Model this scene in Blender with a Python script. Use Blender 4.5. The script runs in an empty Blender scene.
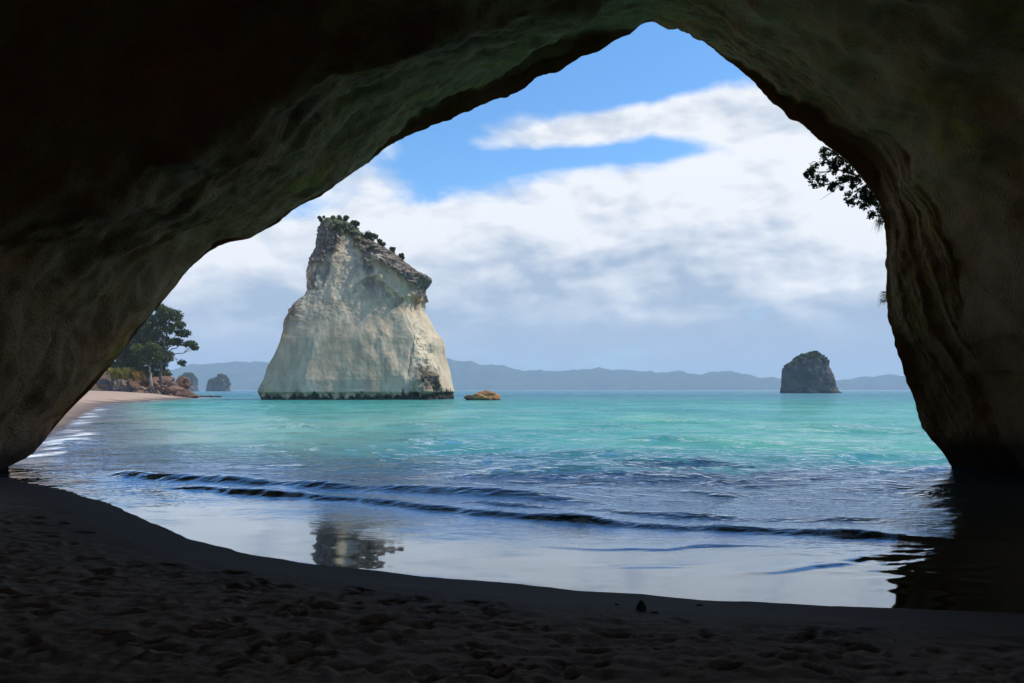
import bpy, math, random
import numpy as np
random.seed(7)
rng = np.random.default_rng(7)
S = bpy.context.scene
COL = S.collection
R = math.radians

# ------------------------------------------------------------------ camera
H = 2.2            # eye height above the sea
F = 800.0          # focal length in pixels at 1024 wide
cam = bpy.data.cameras.new("camera")
cam.sensor_width = 36.0
cam.lens = F * 36.0 / 1024.0
cam.shift_y = (390.0 - 341.5) / 1024.0
cam.clip_start = 0.1
cam.clip_end = 20000
camo = bpy.data.objects.new("camera", cam)
camo.location = (0, 0, H)
camo.rotation_euler = (R(90), 0, 0)
COL.objects.link(camo)
S.camera = camo

def P(px, py, Y):
    return ((px - 512.0) / F * Y, Y, H + (390.0 - py) / F * Y)
def W(px, py):            # a point on the water plane
    Y = H * F / (py - 390.0)
    return ((px - 512.0) / F * Y, Y)

# ------------------------------------------------------------------ render
S.view_settings.view_transform = 'Standard'
S.view_settings.look = 'None'
S.view_settings.exposure = 0.0
S.view_settings.gamma = 1.0
S.render.engine = 'CYCLES'
c = S.cycles
c.max_bounces = 10; c.diffuse_bounces = 7; c.glossy_bounces = 4
c.transmission_bounces = 2; c.volume_bounces = 2; c.transparent_max_bounces = 8
c.use_denoising = True
c.caustics_reflective = False; c.caustics_refractive = False
c.sample_clamp_indirect = 6.0

# ------------------------------------------------------------------ node helper
class NT:
    def __init__(self, tree):
        self.t = tree; self.n = tree.nodes; self.l = tree.links
    def node(self, typ, **kw):
        n = self.n.new(typ)
        for k, v in kw.items(): setattr(n, k, v)
        return n
    def put(self, sock, v):
        if hasattr(v, 'is_output'): self.l.new(v, sock)
        elif v is not None:
            if isinstance(v, (tuple, list)) and len(v) == 3 and sock.type == 'RGBA': v = (*v, 1)
            sock.default_value = v
    def m(self, op, a, b=None, c=None, clamp=False):
        n = self.node('ShaderNodeMath', operation=op, use_clamp=clamp)
        for i, v in enumerate((a, b, c)):
            if v is not None: self.put(n.inputs[i], v)
        return n.outputs[0]
    def add(self, a, b): return self.m('ADD', a, b)
    def sub(self, a, b): return self.m('SUBTRACT', a, b)
    def mul(self, a, b): return self.m('MULTIPLY', a, b)
    def ramp(self, v, a, b, x=0.0, y=1.0, smooth=True):
        n = self.node('ShaderNodeMapRange')
        n.interpolation_type = 'SMOOTHSTEP' if smooth else 'LINEAR'
        n.clamp = True
        self.put(n.inputs['Value'], v)
        n.inputs['From Min'].default_value = a; n.inputs['From Max'].default_value = b
        n.inputs['To Min'].default_value = x; n.inputs['To Max'].default_value = y
        return n.outputs[0]
    def mix(self, f, a, b, mode='MIX'):
        n = self.node('ShaderNodeMix', data_type='RGBA', blend_type=mode)
        self.put(n.inputs[0], f); self.put(n.inputs[6], a); self.put(n.inputs[7], b)
        return n.outputs[2]
    def noise(self, vec, scale, detail=4.0, rough=0.55, dist=0.0, out=0):
        n = self.node('ShaderNodeTexNoise')
        self.put(n.inputs['Vector'], vec)
        n.inputs['Scale'].default_value = scale; n.inputs['Detail'].default_value = detail
        n.inputs['Roughness'].default_value = rough; n.inputs['Distortion'].default_value = dist
        return n.outputs[out]
    def mapping(self, vec, scale=(1, 1, 1), rot=(0, 0, 0), loc=(0, 0, 0)):
        n = self.node('ShaderNodeMapping')
        self.put(n.inputs['Vector'], vec)
        n.inputs['Scale'].default_value = scale; n.inputs['Rotation'].default_value = rot
        n.inputs['Location'].default_value = loc
        return n.outputs[0]
    def attr(self, name, out='Fac'):
        n = self.node('ShaderNodeAttribute', attribute_name=name)
        return n.outputs[out]
    def pos(self): return self.node('ShaderNodeNewGeometry').outputs['Position']
    def bump(self, h, strength=0.5, dist=0.1, normal=None):
        n = self.node('ShaderNodeBump')
        self.put(n.inputs['Height'], h)
        n.inputs['Strength'].default_value = strength; n.inputs['Distance'].default_value = dist
        if normal is not None: self.put(n.inputs['Normal'], normal)
        return n.outputs[0]

def new_mat(name):
    m = bpy.data.materials.new(name); m.use_nodes = True
    m.node_tree.nodes.clear()
    t = NT(m.node_tree)
    return m, t
def finish(t, shader):
    o = t.node('ShaderNodeOutputMaterial')
    t.l.new(shader, o.inputs['Surface'])
def principled(t, col, rough=0.9, normal=None, spec=0.3):
    p = t.node('ShaderNodeBsdfPrincipled')
    t.put(p.inputs['Base Color'], col); t.put(p.inputs['Roughness'], rough)
    t.put(p.inputs['Specular IOR Level'], spec)
    if normal is not None: t.put(p.inputs['Normal'], normal)
    return p.outputs[0]

# ------------------------------------------------------------------ sky and sun
SUN_AZ, SUN_EL = 71.0, 54.0        # degrees clockwise from +Y, elevation
w = bpy.data.worlds.new("World"); S.world = w; w.use_nodes = True
w.node_tree.nodes.clear()
t = NT(w.node_tree)
sky = t.node('ShaderNodeTexSky', sky_type='NISHITA')
sky.sun_disc = False; sky.sun_elevation = R(SUN_EL); sky.sun_rotation = R(SUN_AZ)
sky.altitude = 0; sky.air_density = 1.0; sky.dust_density = 0.4; sky.ozone_density = 2.0
dirv = t.node('ShaderNodeTexCoord').outputs['Generated']
sep = t.node('ShaderNodeSeparateXYZ'); t.l.new(dirv, sep.inputs[0])
az = t.mul(t.m('ARCTAN2', sep.outputs[0], sep.outputs[1]), 180 / math.pi)
el = t.mul(t.m('ARCSINE', sep.outputs[2]), 180 / math.pi)
# cloud field: noise in bearing and elevation plus named cloud banks
comb = t.node('ShaderNodeCombineXYZ')
t.put(comb.inputs[0], t.mul(az, 0.085)); t.put(comb.inputs[1], t.mul(el, 0.17)); comb.inputs[2].default_value = 0.37
cv = comb.outputs[0]
n_big = t.noise(cv, 1.0, 8.0, 0.58, 0.3)
n_fine = t.noise(t.mapping(cv, loc=(3.1, 1.7, 2.0)), 2.3, 8.0, 0.58, 0.25)
n_fine_s = t.noise(t.mapping(cv, loc=(3.1 + 0.05, 1.7 + 0.085, 2.0)), 2.3, 8.0, 0.58, 0.25)
n_mid = t.noise(t.mapping(cv, loc=(8.1, 4.7, 1.0)), 1.5, 3.0, 0.5, 0.3)
n_mid_s = t.noise(t.mapping(cv, loc=(8.1 + 0.11, 4.7 + 0.20, 1.0)), 1.5, 3.0, 0.5, 0.3)
n_shade = t.noise(t.mapping(cv, loc=(1.3, 7.7, 5.0)), 1.2, 4.0, 0.5, 0.3)
def AE(px, py):
    x = (px - 512) / F; z = (390 - py) / F
    return math.degrees(math.atan(x)), math.degrees(math.atan(z / math.sqrt(1 + x * x)))
def bank(px, py, rx, ry, amp, tilt=0.0):
    a0, e0 = AE(px, py)
    ra, re = rx / F * 57.3, ry / F * 57.3
    da = t.sub(az, a0); de = t.sub(el, e0)
    if tilt: de = t.sub(de, t.mul(da, math.tan(R(tilt))))
    q = t.add(t.m('POWER', t.m('ABSOLUTE', t.m('DIVIDE', da, ra)), 2.0),
              t.m('POWER', t.m('ABSOLUTE', t.m('DIVIDE', de, re)), 2.0))
    return t.mul(t.m('EXPONENT', t.mul(q, -1.0)), amp)
def total(items):
    s = items[0]
    for i in items[1:]: s = t.add(s, i)
    return s
D = total([
    t.ramp(el, 9.5, 13.5, 0.62, 0.10),               # unbroken layer low down
    bank(760, 215, 230, 62, 0.72), bank(560, 225, 200, 45, 0.50, 7),
    bank(850, 160, 110, 35, 0.35), 
    bank(600, 128, 150, 17, 0.62, 5), bank(790, 118, 75, 22, 0.60, -4), bank(700, 112, 90, 16, 0.35),
    bank(215, 265, 85, 40, 0.55), bank(400, 215, 90, 30, 0.35),
    bank(620, 60, 150, 40, -0.40), bank(560, 158, 130, 10, -0.42, 2), bank(430, 160, 45, 28, -0.30),
    bank(700, 155, 60, 7, -0.15), bank(830, 80, 60, 20, -0.2),
])
field = t.add(D, t.add(t.mul(t.sub(n_big, 0.5), 1.15), t.mul(t.sub(n_fine, 0.5), 0.75)))
cover = t.ramp(field, 0.16, 0.62)
# bright sunlit clouds against blue grey bases
lit = total([
    t.ramp(el, 3.0, 12.5, 0.04, 0.78),
    bank(700, 190, 260, 60, 0.24), bank(810, 285, 60, 22, 0.30), bank(840, 250, 60, 30, 0.2), bank(205, 265, 60, 32, 0.60),
    bank(260, 235, 40, 16, 0.35), bank(420, 250, 45, 35, 0.22), bank(640, 250, 110, 22, -0.16), bank(560, 290, 110, 22, -0.10),
    bank(240, 300, 60, 14, -0.20), bank(690, 285, 60, 16, -0.12), bank(480, 270, 40, 25, -0.18),
    t.mul(t.sub(n_shade, 0.5), 0.7), t.mul(t.mul(t.sub(n_fine, n_fine_s), 1.5), t.ramp(el, 1.5, 8)), t.mul(t.mul(t.sub(n_mid, n_mid_s), 2.4), t.ramp(el, 1.5, 8))])
lit = t.ramp(lit, 0.05, 1.0, smooth=False)
ccol = t.mix(lit, (4.3, 5.3, 6.8), (9.6, 9.8, 10.2))
skyc = t.mix(1.0, sky.outputs[0], (0.92, 1.46, 1.86), 'MULTIPLY')
above = t.ramp(el, -0.5, 0.5)
world_col = t.mix(t.mul(cover, above), skyc, ccol)
bg = t.node('ShaderNodeBackground'); t.l.new(world_col, bg.inputs['Color']); bg.inputs['Strength'].default_value = 0.1
wo = t.node('ShaderNodeOutputWorld'); t.l.new(bg.outputs[0], wo.inputs['Surface'])

sun = bpy.data.lights.new("sun", 'SUN'); sun.energy = 3.6; sun.angle = R(0.5); sun.color = (1.0, 0.95, 0.86)
suno = bpy.data.objects.new("sun", sun); COL.objects.link(suno)
from mathutils import Vector
sd = Vector((math.cos(R(SUN_EL)) * math.sin(R(SUN_AZ)), math.cos(R(SUN_EL)) * math.cos(R(SUN_AZ)), math.sin(R(SUN_EL))))
suno.rotation_euler = sd.to_track_quat('Z', 'Y').to_euler()
suno.location = (0, 0, 60)

# ------------------------------------------------------------------ noise in numpy
_perm = rng.permutation(256); _perm = np.concatenate([_perm, _perm, _perm])
_g = rng.normal(size=(256, 3)); _g /= np.linalg.norm(_g, axis=1)[:, None]
def perlin(x, y, z):
    x, y, z = np.broadcast_arrays(np.asarray(x, float), np.asarray(y, float), np.asarray(z, float))
    xi = np.floor(x).astype(int); yi = np.floor(y).astype(int); zi = np.floor(z).astype(int)
    xf = x - xi; yf = y - yi; zf = z - zi
    xi &= 255; yi &= 255; zi &= 255
    u = xf * xf * xf * (xf * (xf * 6 - 15) + 10); v = yf * yf * yf * (yf * (yf * 6 - 15) + 10); w_ = zf * zf * zf * (zf * (zf * 6 - 15) + 10)
    def g(dx, dy, dz):
        h = _perm[_perm[_perm[(xi + dx)] + ((yi + dy) & 255)] + ((zi + dz) & 255)]
        gr = _g[h]
        return gr[..., 0] * (xf - dx) + gr[..., 1] * (yf - dy) + gr[..., 2] * (zf - dz)
    def lerp(a, b, t_): return a + t_ * (b - a)
    return lerp(lerp(lerp(g(0,0,0), g(1,0,0), u), lerp(g(0,1,0), g(1,1,0), u), v),
                lerp(lerp(g(0,0,1), g(1,0,1), u), lerp(g(0,1,1), g(1,1,1), u), v), w_) * 1.6
def fbm(x, y, z, octaves=4, gain=0.5, lac=2.03):
    s = 0; a = 1.0; f = 1.0
    for i in range(octaves):
        s = s + a * perlin(np.asarray(x) * f + 17.3 * i, np.asarray(y) * f + 5.1 * i, np.asarray(z) * f + 9.7 * i)
        a *= gain; f *= lac
    return s
def ridged(x, y, z, octaves=4):
    s = 0; a = 1.0; f = 1.0
    for i in range(octaves):
        s = s + a * (1 - 2 * np.abs(perlin(np.asarray(x) * f + 7.3 * i, np.asarray(y) * f, np.asarray(z) * f + 3.7 * i)))
        a *= 0.5; f *= 2.07
    return s
def sstep(x, a, b):
    q = np.clip((np.asarray(x, float) - a) / (b - a), 0, 1); return q * q * (3 - 2 * q)

# ------------------------------------------------------------------ mesh helpers
def mesh_arrays(name, V, quads, smooth=True):
    V = np.asarray(V, np.float32).reshape(-1, 3); Q = np.asarray(quads, np.int32)
    k = Q.shape[1]
    me = bpy.data.meshes.new(name)
    me.vertices.add(len(V)); me.vertices.foreach_set('co', V.ravel())
    me.loops.add(Q.size); me.loops.foreach_set('vertex_index', Q.ravel())
    me.polygons.add(len(Q)); me.polygons.foreach_set('loop_start', np.arange(0, Q.size, k, dtype=np.int32))
    me.polygons.foreach_set('loop_total', np.full(len(Q), k, np.int32))
    me.update(calc_edges=True)
    me.polygons.foreach_set('use_smooth', np.full(len(Q), smooth, dtype=bool))
    me.validate()
    return me
def grid_quads(nu, nv, wrap=False):
    I = np.arange(nu * nv).reshape(nu, nv)
    if wrap: I = np.concatenate([I, I[:1]], 0)
    a = I[:-1, :-1].ravel(); b = I[1:, :-1].ravel(); c_ = I[1:, 1:].ravel(); d = I[:-1, 1:].ravel()
    return np.stack([a, b, c_, d], 1)
def set_attr(me, name, vals):
    a = me.attributes.new(name, 'FLOAT', 'POINT'); a.data.foreach_set('value', np.asarray(vals, np.float32).ravel())
def obj(name, me, mat, parent=None, loc=None):
    o = bpy.data.objects.new(name, me)
    if mat is not None: me.materials.append(mat)
    COL.objects.link(o)
    if parent is not None: o.parent = parent
    if loc is not None: o.location = loc
    return o
def tag(o, label, cat, group=None):
    o['label'] = label; o['category'] = cat
    if group: o['group'] = group
    return o
def kind(o, k, label=None, cat=None):
    o['kind'] = k
    if label: o['label'] = label
    if cat: o['category'] = cat
    return o
def thing(name, label, cat, loc=(0, 0, 0), group=None):
    o = bpy.data.objects.new(name, None); COL.objects.link(o); o.location = loc
    o.empty_display_size = 0.2
    return tag(o, label, cat, group)

def spread(lo, hi, fine_lo, fine_hi, d, growth=1.06, dmax=1e9):
    xs = list(np.arange(fine_lo, fine_hi + d / 2, d))
    s = d; x = xs[-1]
    while x < hi:
        s = min(s * growth, dmax); x += s; xs.append(min(x, hi))
    s = d; x = xs[0]; left = []
    while x > lo:
        s = min(s * growth, dmax); x -= s; left.append(max(x, lo))
    return np.array(left[::-1] + xs)

# ------------------------------------------------------------------ shoreline
near_px = [(1024, 612), (920, 609), (800, 604), (700, 598), (600, 591), (500, 582), (400, 573), (300, 562),
           (240, 551), (190, 537), (150, 520), (110, 503), (60, 489), (0, 477), (-60, 471)]
left_px = [(22, 450), (50, 432), (75, 413), (95, 404), (165, 399.2), (196, 397.6)]
shore = [(13.0, 7.45)] + [W(*p) for p in near_px] + [W(*p) for p in left_px] + [(-130, 300), (-500, 330)]
land_poly = np.array([(60.0, 7.2)] + shore + [(-500, -60), (60, -60)])
shore_a = np.array([(60.0, 7.2)] + shore)
def shore_dist(X, Y):
    """signed distance to the waterline, positive on land"""
    X = np.asarray(X, float); Y = np.asarray(Y, float)
    d2 = np.full(X.shape, 1e12)
    for (x0, y0), (x1, y1) in zip(shore_a[:-1], shore_a[1:]):
        ex, ey = x1 - x0, y1 - y0
        q = np.clip(((X - x0) * ex + (Y - y0) * ey) / (ex * ex + ey * ey), 0, 1)
        d2 = np.minimum(d2, (X - x0 - q * ex) ** 2 + (Y - y0 - q * ey) ** 2)
    ins = np.zeros(X.shape, bool)
    n = len(land_poly)
    for i in range(n):
        x0, y0 = land_poly[i]; x1, y1 = land_poly[(i + 1) % n]
        if y0 == y1: continue
        cnd = ((y0 > Y) != (y1 > Y)) & (X < (x1 - x0) * (Y - y0) / (y1 - y0) + x0)
        ins ^= cnd
    return np.where(ins, 1, -1) * np.sqrt(d2)
def ground_height(d, X, Y):
    far = sstep(Y, 30, 80)
    top = 0.72 + far * 1.6
    slope = 0.115 + far * 0.03
    up = top * (1 - np.exp(-np.maximum(d, 0) * slope / top * 1.15))
    up = np.where(d < 1.0, up * (0.55 + 0.45 * np.clip(d, 0, 1)), up)
    dn = -np.minimum(0.016 * np.maximum(-d, 0) + 0.0022 * np.maximum(-d, 0) ** 1.6, 2.6)
    return np.where(d > 0, up, dn)

# ------------------------------------------------------------------ sand (one sheet, beach and sea bed)
xs = spread(-500, 60, -9.0, 8.0, 0.034, 1.07, 4.0)
ys = spread(-55, 420, 3.2, 12.5, 0.03, 1.06, 3.0)
X, Y = np.meshgrid(xs, ys, indexing='ij')
d = shore_dist(X, Y)
Z = ground_height(d + np.where(Y < 25, 0.055 * fbm(X * 1.1, Y * 1.1, 0 * X + 4.4, 4), 0), X, Y)
dry = sstep(d + 0.35 * fbm(X * 0.6, Y * 0.6, 0 * X, 3), 0.9, 2.3)
tramp = dry * (1 - sstep(Y, 24, 40))
lump = fbm(X * 1.1, Y * 1.1, 0 * X + 3.3, 2) * 0.024 + fbm(X * 5.5, Y * 5.5, 0 * X + 8.1, 4, 0.65) * 0.019 - 0.012 * np.clip(ridged(X * 2.1, Y * 2.1, 0 * X, 2) - 0.6, 0, 1)
Z = Z + tramp * lump + 0.006 * fbm(X * 0.7, Y * 0.7, 0 * X + 1.0, 2) * sstep(np.abs(d), 0.3, 1.5) * (Y < 60)
# footprints
nfoot = 1500
fx = rng.uniform(-9, 8.5, nfoot); fy = rng.uniform(3.0, 16.5, nfoot); fa = rng.normal(0.9, 0.9, nfoot)
fd = shore_dist(fx, fy)
for i in range(nfoot):
    if fd[i] < 1.15 + 0.9 * random.random(): continue
    L, Wd, dep = 0.125 * random.uniform(0.8, 1.2), 0.055 * random.uniform(0.9, 1.4), random.uniform(0.012, 0.034)
    i0, i1 = np.searchsorted(xs, (fx[i] - 0.4, fx[i] + 0.4)); j0, j1 = np.searchsorted(ys, (fy[i] - 0.4, fy[i] + 0.4))
    if i1 <= i0 or j1 <= j0: continue
    dx = X[i0:i1, j0:j1] - fx[i]; dy = Y[i0:i1, j0:j1] - fy[i]
    ca, sa = math.cos(fa[i]), math.sin(fa[i])
    u_ = (dx * ca + dy * sa) / L; v_ = (-dx * sa + dy * ca) / Wd
    r_ = np.sqrt(u_ ** 2 + v_ ** 2) * (1 + 0.55 * perlin(dx * 9 + i, dy * 9, 0 * dx))
    Z[i0:i1, j0:j1] += -dep * np.exp(-r_ ** 4) + 0.45 * dep * np.exp(-((r_ - 1.5) / 0.4) ** 2)
# far beach hummocks
Z += np.where((Y > 60) & (d > 3), 0.25 * fbm(X * 0.15, Y * 0.15, 0 * X, 3), 0)
sm, t = new_mat("sand")
pos = t.pos()
g1 = t.noise(pos, 3.0, 5, 0.6); g2 = t.noise(pos, 240.0, 2, 0.6); g3 = t.noise(pos, 26.0, 4, 0.6)
wet = t.attr('wet')
drycol = t.mix(g1, (0.42, 0.285, 0.20), (0.54, 0.39, 0.285))
drycol = t.mix(t.ramp(g2, 0.55, 0.75, 0, 0.35), drycol, (0.10, 0.075, 0.06))
wetcol = t.mix(g1, (0.085, 0.058, 0.045), (0.115, 0.080, 0.062))
col = t.mix(wet, drycol, wetcol)
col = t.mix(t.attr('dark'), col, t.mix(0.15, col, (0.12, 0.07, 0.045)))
hgt = t.add(t.mul(g2, 0.25), t.mul(g3, 1.0))
nb = t.bump(hgt, 0.5, 0.02)
rough = t.ramp(wet, 0.0, 1.0, 0.95, 0.75, False)
finish(t, principled(t, col, rough, nb, 0.12))
me = mesh_arrays("sand", np.stack([X, Y, Z], -1), grid_quads(len(xs), len(ys)))
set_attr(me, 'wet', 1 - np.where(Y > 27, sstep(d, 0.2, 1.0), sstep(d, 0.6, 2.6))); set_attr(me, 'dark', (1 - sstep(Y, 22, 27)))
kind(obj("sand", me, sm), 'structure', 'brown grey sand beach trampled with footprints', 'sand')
GX, GY, GZ = xs, ys, Z
def sand_z(x, y):
    i = min(max(int(np.searchsorted(GX, x)), 1), len(GX) - 1); j = min(max(int(np.searchsorted(GY, y)), 1), len(GY) - 1)
    return float(GZ[i, j])

# ------------------------------------------------------------------ sea
xs = spread(-8500, 8500, -17.0, 15.0, 0.075, 1.05)
ys = spread(3.0, 8500, 7.0, 26.0, 0.06, 1.035)
X, Y = np.meshgrid(xs, ys, indexing='ij')
d = -shore_dist(X, Y)                       # positive out to sea
Z = np.zeros_like(X)
calm = sstep(d, 1.0, 7.0); open_ = sstep(d, 5, 14)
step = np.gradient(xs)[:, None] + 0 * Y; stepy = np.gradient(ys)[None, :] + 0 * X
res = np.maximum(step, stepy)
for i in range(46):
    lam = 0.45 * (1.082 ** i) * rng.uniform(0.9, 1.1)
    th = rng.normal(-1.45, 0.42)            # travelling in to the beach
    k_ = 2 * math.pi / lam
    a = 0.0190 * lam ** 0.78
    fade = 1 - sstep(res, lam * 0.18, lam * 0.4)
    ph = rng.uniform(0, 6.28)
    warp = 0.5 * perlin(X / (lam * 4), Y / (lam * 4), 0 * X + i * 1.7)
    q = k_ * (math.cos(th) * X + math.sin(th) * Y) + ph + 2.2 * warp
    Z += a * 0.40 * fade * (np.sin(q) + 0.25 * np.sin(2 * q + 0.9)) * (0.02 + (0.26 if lam < 1.1 else 0.50) * calm + (0.72 if lam < 1.1 else 0.48) * open_)
gust = 0.75 + 0.35 * fbm(X / 9, Y / 6, 0 * X, 2)
Z *= gust
froth = np.zeros_like(X)
def wave_line(px, h, front, back, seed, fr=0.6, rag=0.12):
    """a small wave following the given line on the water: steep towards the beach, long behind"""
    pts = np.array([W(*p) for p in px])
    pts = pts[np.argsort(pts[:, 0])]
    xx = np.linspace(pts[0, 0], pts[-1, 0], 400); yy = np.interp(xx, pts[:, 0], pts[:, 1])
    ker = np.hanning(41); ker /= ker.sum()
    yy = np.convolve(np.pad(yy, 20, mode='edge'), ker, 'valid')
    yc = np.interp(X, xx, yy) + rag * fbm(X * 1.3, 0 * X + seed, 0 * X, 4)
    s = Y - yc
    e = np.minimum(sstep(X, pts[0, 0], pts[0, 0] + 1.6), 1 - sstep(X, pts[-1, 0] - 2.0, pts[-1, 0]))
    e = e * np.clip(0.8 + 0.5 * fbm(X * 0.5, 0 * X + seed + 4, 0 * X, 2), 0.2, 1.4)
    prof = np.where(s < 0, np.exp(-(s / front) ** 2), np.exp(-(s / back) ** 2))
    global Z, froth
    Z = Z + h * e * prof * (1 + 0.05 * fbm(X * 2, Y * 3, 0 * X + seed, 3))
    froth = np.maximum(froth, fr * e * np.exp(-((s + front * 0.9) / (front * 0.55)) ** 2))
wave_line([(88, 473), (140, 477), (200, 481), (300, 488), (400, 494), (480, 500), (560, 504), (640, 508)], 0.20, 0.34, 1.3, 1.0, 0.45, 0.07)
wave_line([(150, 487), (220, 492), (300, 499), (400, 508), (512, 518), (640, 525), (760, 531), (860, 537), (1060, 552)], 0.12, 0.20, 0.8, 2.0, 0.85, 0.16)
wave_line([(430, 505), (560, 512), (700, 517), (800, 519), (940, 520)], 0.10, 0.22, 0.7, 6.0, 0.1)
wave_line([(500, 489), (640, 491), (760, 496), (900, 498)], 0.11, 0.32, 0.9, 6.5, 0.0)
wave_line([(520, 545), (600, 549), (660, 549), (745, 545), (850, 548)], 0.022, 0.05, 0.2, 3.0, 0.5)
wave_line([(545, 566), (600, 568), (680, 567), (752, 562)], 0.012, 0.035, 0.12, 4.0, 0.5, 0.07)
wave_line([(700, 579), (800, 570), (860, 561), (930, 560), (1010, 569)], 0.02, 0.05, 0.22, 5.0, 0.5)
# ruffled water where the backwash meets the wave by the right wall
rx, ry = W(905, 556)
ruf = np.exp(-((X - rx) / 1.1) ** 2 - ((Y - ry) / 1.3) ** 2)
Z += ruf * 0.028 * ridged(X * 1.3 + 0.5 * Y, Y * 2.6, 0 * X, 3)
thin = sstep(d, 0.0, 0.5)
Z = Z * thin + 0.004
# surf on the far left beach
beach = (Y > 25) & (X < -10)
surf = np.exp(-((d - 1.2 - 0.5 * fbm(X * 0.3, Y * 0.25, 0 * X, 3)) / (0.9 + Y * 0.008)) ** 2) * beach * np.clip(0.62 + 0.75 * fbm(X * 0.55, Y * 0.22, 0 * X + 7, 4, 0.6), 0, 1)
sx, sy = W(62, 442)
brk = np.exp(-((X - sx + 0.1 * (Y - sy)) / 2.1) ** 2 - ((Y - sy) / 2.0) ** 2)
surf = np.maximum(surf, brk * (0.75 + 0.8 * fbm(X * 0.8, Y * 0.6, 0 * X, 3)))
Z += 0.10 * brk * sstep(d, 0, 1.5) * (1 + 0.4 * fbm(X * 1.5, Y * 1.5, 0 * X, 3))
# a thin foam edge by the left wall and whitish swash line
edge = np.exp(-((d - 0.25 - 0.12 * fbm(X * 1.2, Y * 1.2, 0 * X + 2, 3)) / 0.14) ** 2) * (1 - sstep(X, -8.0, -4.0)) * (Y < 25) * 0.5
froth = np.maximum(froth * (0.35 + 0.9 * np.clip(fbm(X * 2.4, Y * 3.4, 0 * X, 4) + 0.35, 0, 1)), np.maximum(surf, edge))
fy_ = sstep(Y, 16, 34)
depth = sstep((d - (1.5 - 1.1 * fy_)) / (19.0 - 12.0 * fy_ * sstep(-X, 4, 14)), 0.0, 1.0)
depth = depth * (1 - 0.75 * sstep(X, 5.5, 9.5) * (1 - sstep(Y, 21, 25)))  # shade beside the right wall put in by thinning the water colour

wm, t = new_mat("sea_water")
pos = t.pos()
dep = t.attr('depth'); fr = t.attr('froth')
p_s = t.mapping(pos, scale=(0.035, 0.07, 1.0))
patch = t.noise(p_s, 1.0, 4, 0.55, 0.4)
streak = t.noise(t.mapping(pos, scale=(0.35, 0.9, 1.0)), 1.0, 5, 0.6, 0.3)
sepn = t.node('ShaderNodeSeparateXYZ'); t.l.new(pos, sepn.inputs[0])
yy = sepn.outputs[1]
tur = t.mix(t.ramp(patch, 0.36, 0.64), (0.130, 0.41, 0.290), (0.060, 0.33, 0.262))
tur = t.mix(t.ramp(streak, 0.45, 0.75, 0, 0.35), tur, (0.030, 0.25, 0.205))
tur = t.mix(t.ramp(yy, 50, 330), tur, (0.012, 0.135, 0.165))
pale = t.mul(t.ramp(sepn.outputs[0], 4, -14), t.ramp(yy, 110, 35))
tur = t.mix(t.mul(pale, 0.65), tur, (0.31, 0.45, 0.34))
tur = t.mix(t.mul(t.ramp(t.attr('offshore'), 11, 1), t.ramp(sepn.outputs[0], -9, -15)), tur, (0.42, 0.44, 0.35))
foamn = t.noise(pos, 7.0, 5, 0.65)
fo = t.ramp(t.add(t.add(fr, t.mul(t.sub(foamn, 0.5), 0.8)), t.mul(t.sub(t.noise(pos, 1.3, 5, 0.65), 0.5), 0.8)), 0.42, 0.95)
f1 = t.noise(t.mapping(pos, scale=(1 / 5.0, 1 / 6.0, 1.0), rot=(0, 0, 0.1)), 1.0, 5, 0.62, 0.4)
f2 = t.noise(t.mapping(pos, scale=(1 / 14.0, 1 / 26.0, 1.0), rot=(0, 0, -0.05)), 1.0, 5, 0.62, 0.4)
tur = t.mix(t.ramp(f1, 0.42, 0.66, 0, 0.55), tur, (0.022, 0.205, 0.178))
tur = t.mix(t.ramp(f2, 0.46, 0.68, 0, 0.55), tur, (0.020, 0.200, 0.180))
tur = t.mix(t.ramp(f2, 0.44, 0.30, 0, 0.35), tur, (0.22, 0.47, 0.36))
tur = t.mix(t.mul(t.ramp(t.attr('offshore'), 26, 4), t.ramp(sepn.outputs[0], -9, 1)), tur, (0.040, 0.215, 0.300))  # cave shade on the near water painted in as a bluer body colour
body = t.node('ShaderNodeBsdfDiffuse'); t.put(body.inputs['Color'], tur)
clear = t.node('ShaderNodeBsdfTransparent'); clear.inputs['Color'].default_value = (0.80, 0.84, 0.82, 1)
bd = t.node('ShaderNodeMixShader'); t.put(bd.inputs[0], dep); t.l.new(clear.outputs[0], bd.inputs[1]); t.l.new(body.outputs[0], bd.inputs[2])
# ripples
far1 = t.ramp(yy, 12, 60, 0.0, 1.0)
n1 = t.noise(t.mapping(pos, scale=(0.55, 1.15, 1.0)), 1.0, 6, 0.62, 0.3)
n2 = t.noise(t.mapping(pos, scale=(3.0, 6.0, 1.0)), 1.0, 4, 0.6, 0.2)
def swell(lx, ly, amp, y0, y1, y2, y3, rot=0.12):
    n = t.noise(t.mapping(pos, scale=(1 / lx, 1 / ly, 1.0), rot=(0, 0, rot), loc=(lx, ly, 0)), 1.0, 4, 0.6, 0.35)
    w_in = t.ramp(yy, y0, y1); w_out = t.ramp(yy, y2, y3, 1.0, 0.0)
    return n, t.mul(t.mul(n, amp), t.mul(w_in, w_out))
s1, h1 = swell(1.9, 1.3, 0.62, 12, 30, 60, 120)
s2, h2 = swell(4.5, 4.0, 2.0, 25, 55, 120, 260, -0.1)
s3, h3 = swell(9.0, 12.0, 6.0, 60, 120, 300, 600, 0.06)
s4, h4 = swell(26.0, 40.0, 20.0, 180, 350, 1500, 3000, -0.05)
hh = total([h1, h2, h3, h4, t.mul(n2, t.mul(t.attr('calm'), 0.06))])
nb = t.bump(hh, 1.0, 1.0)
fres = t.node('ShaderNodeFresnel'); fres.inputs['IOR'].default_value = 1.33; t.l.new(nb, fres.inputs['Normal'])
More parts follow.
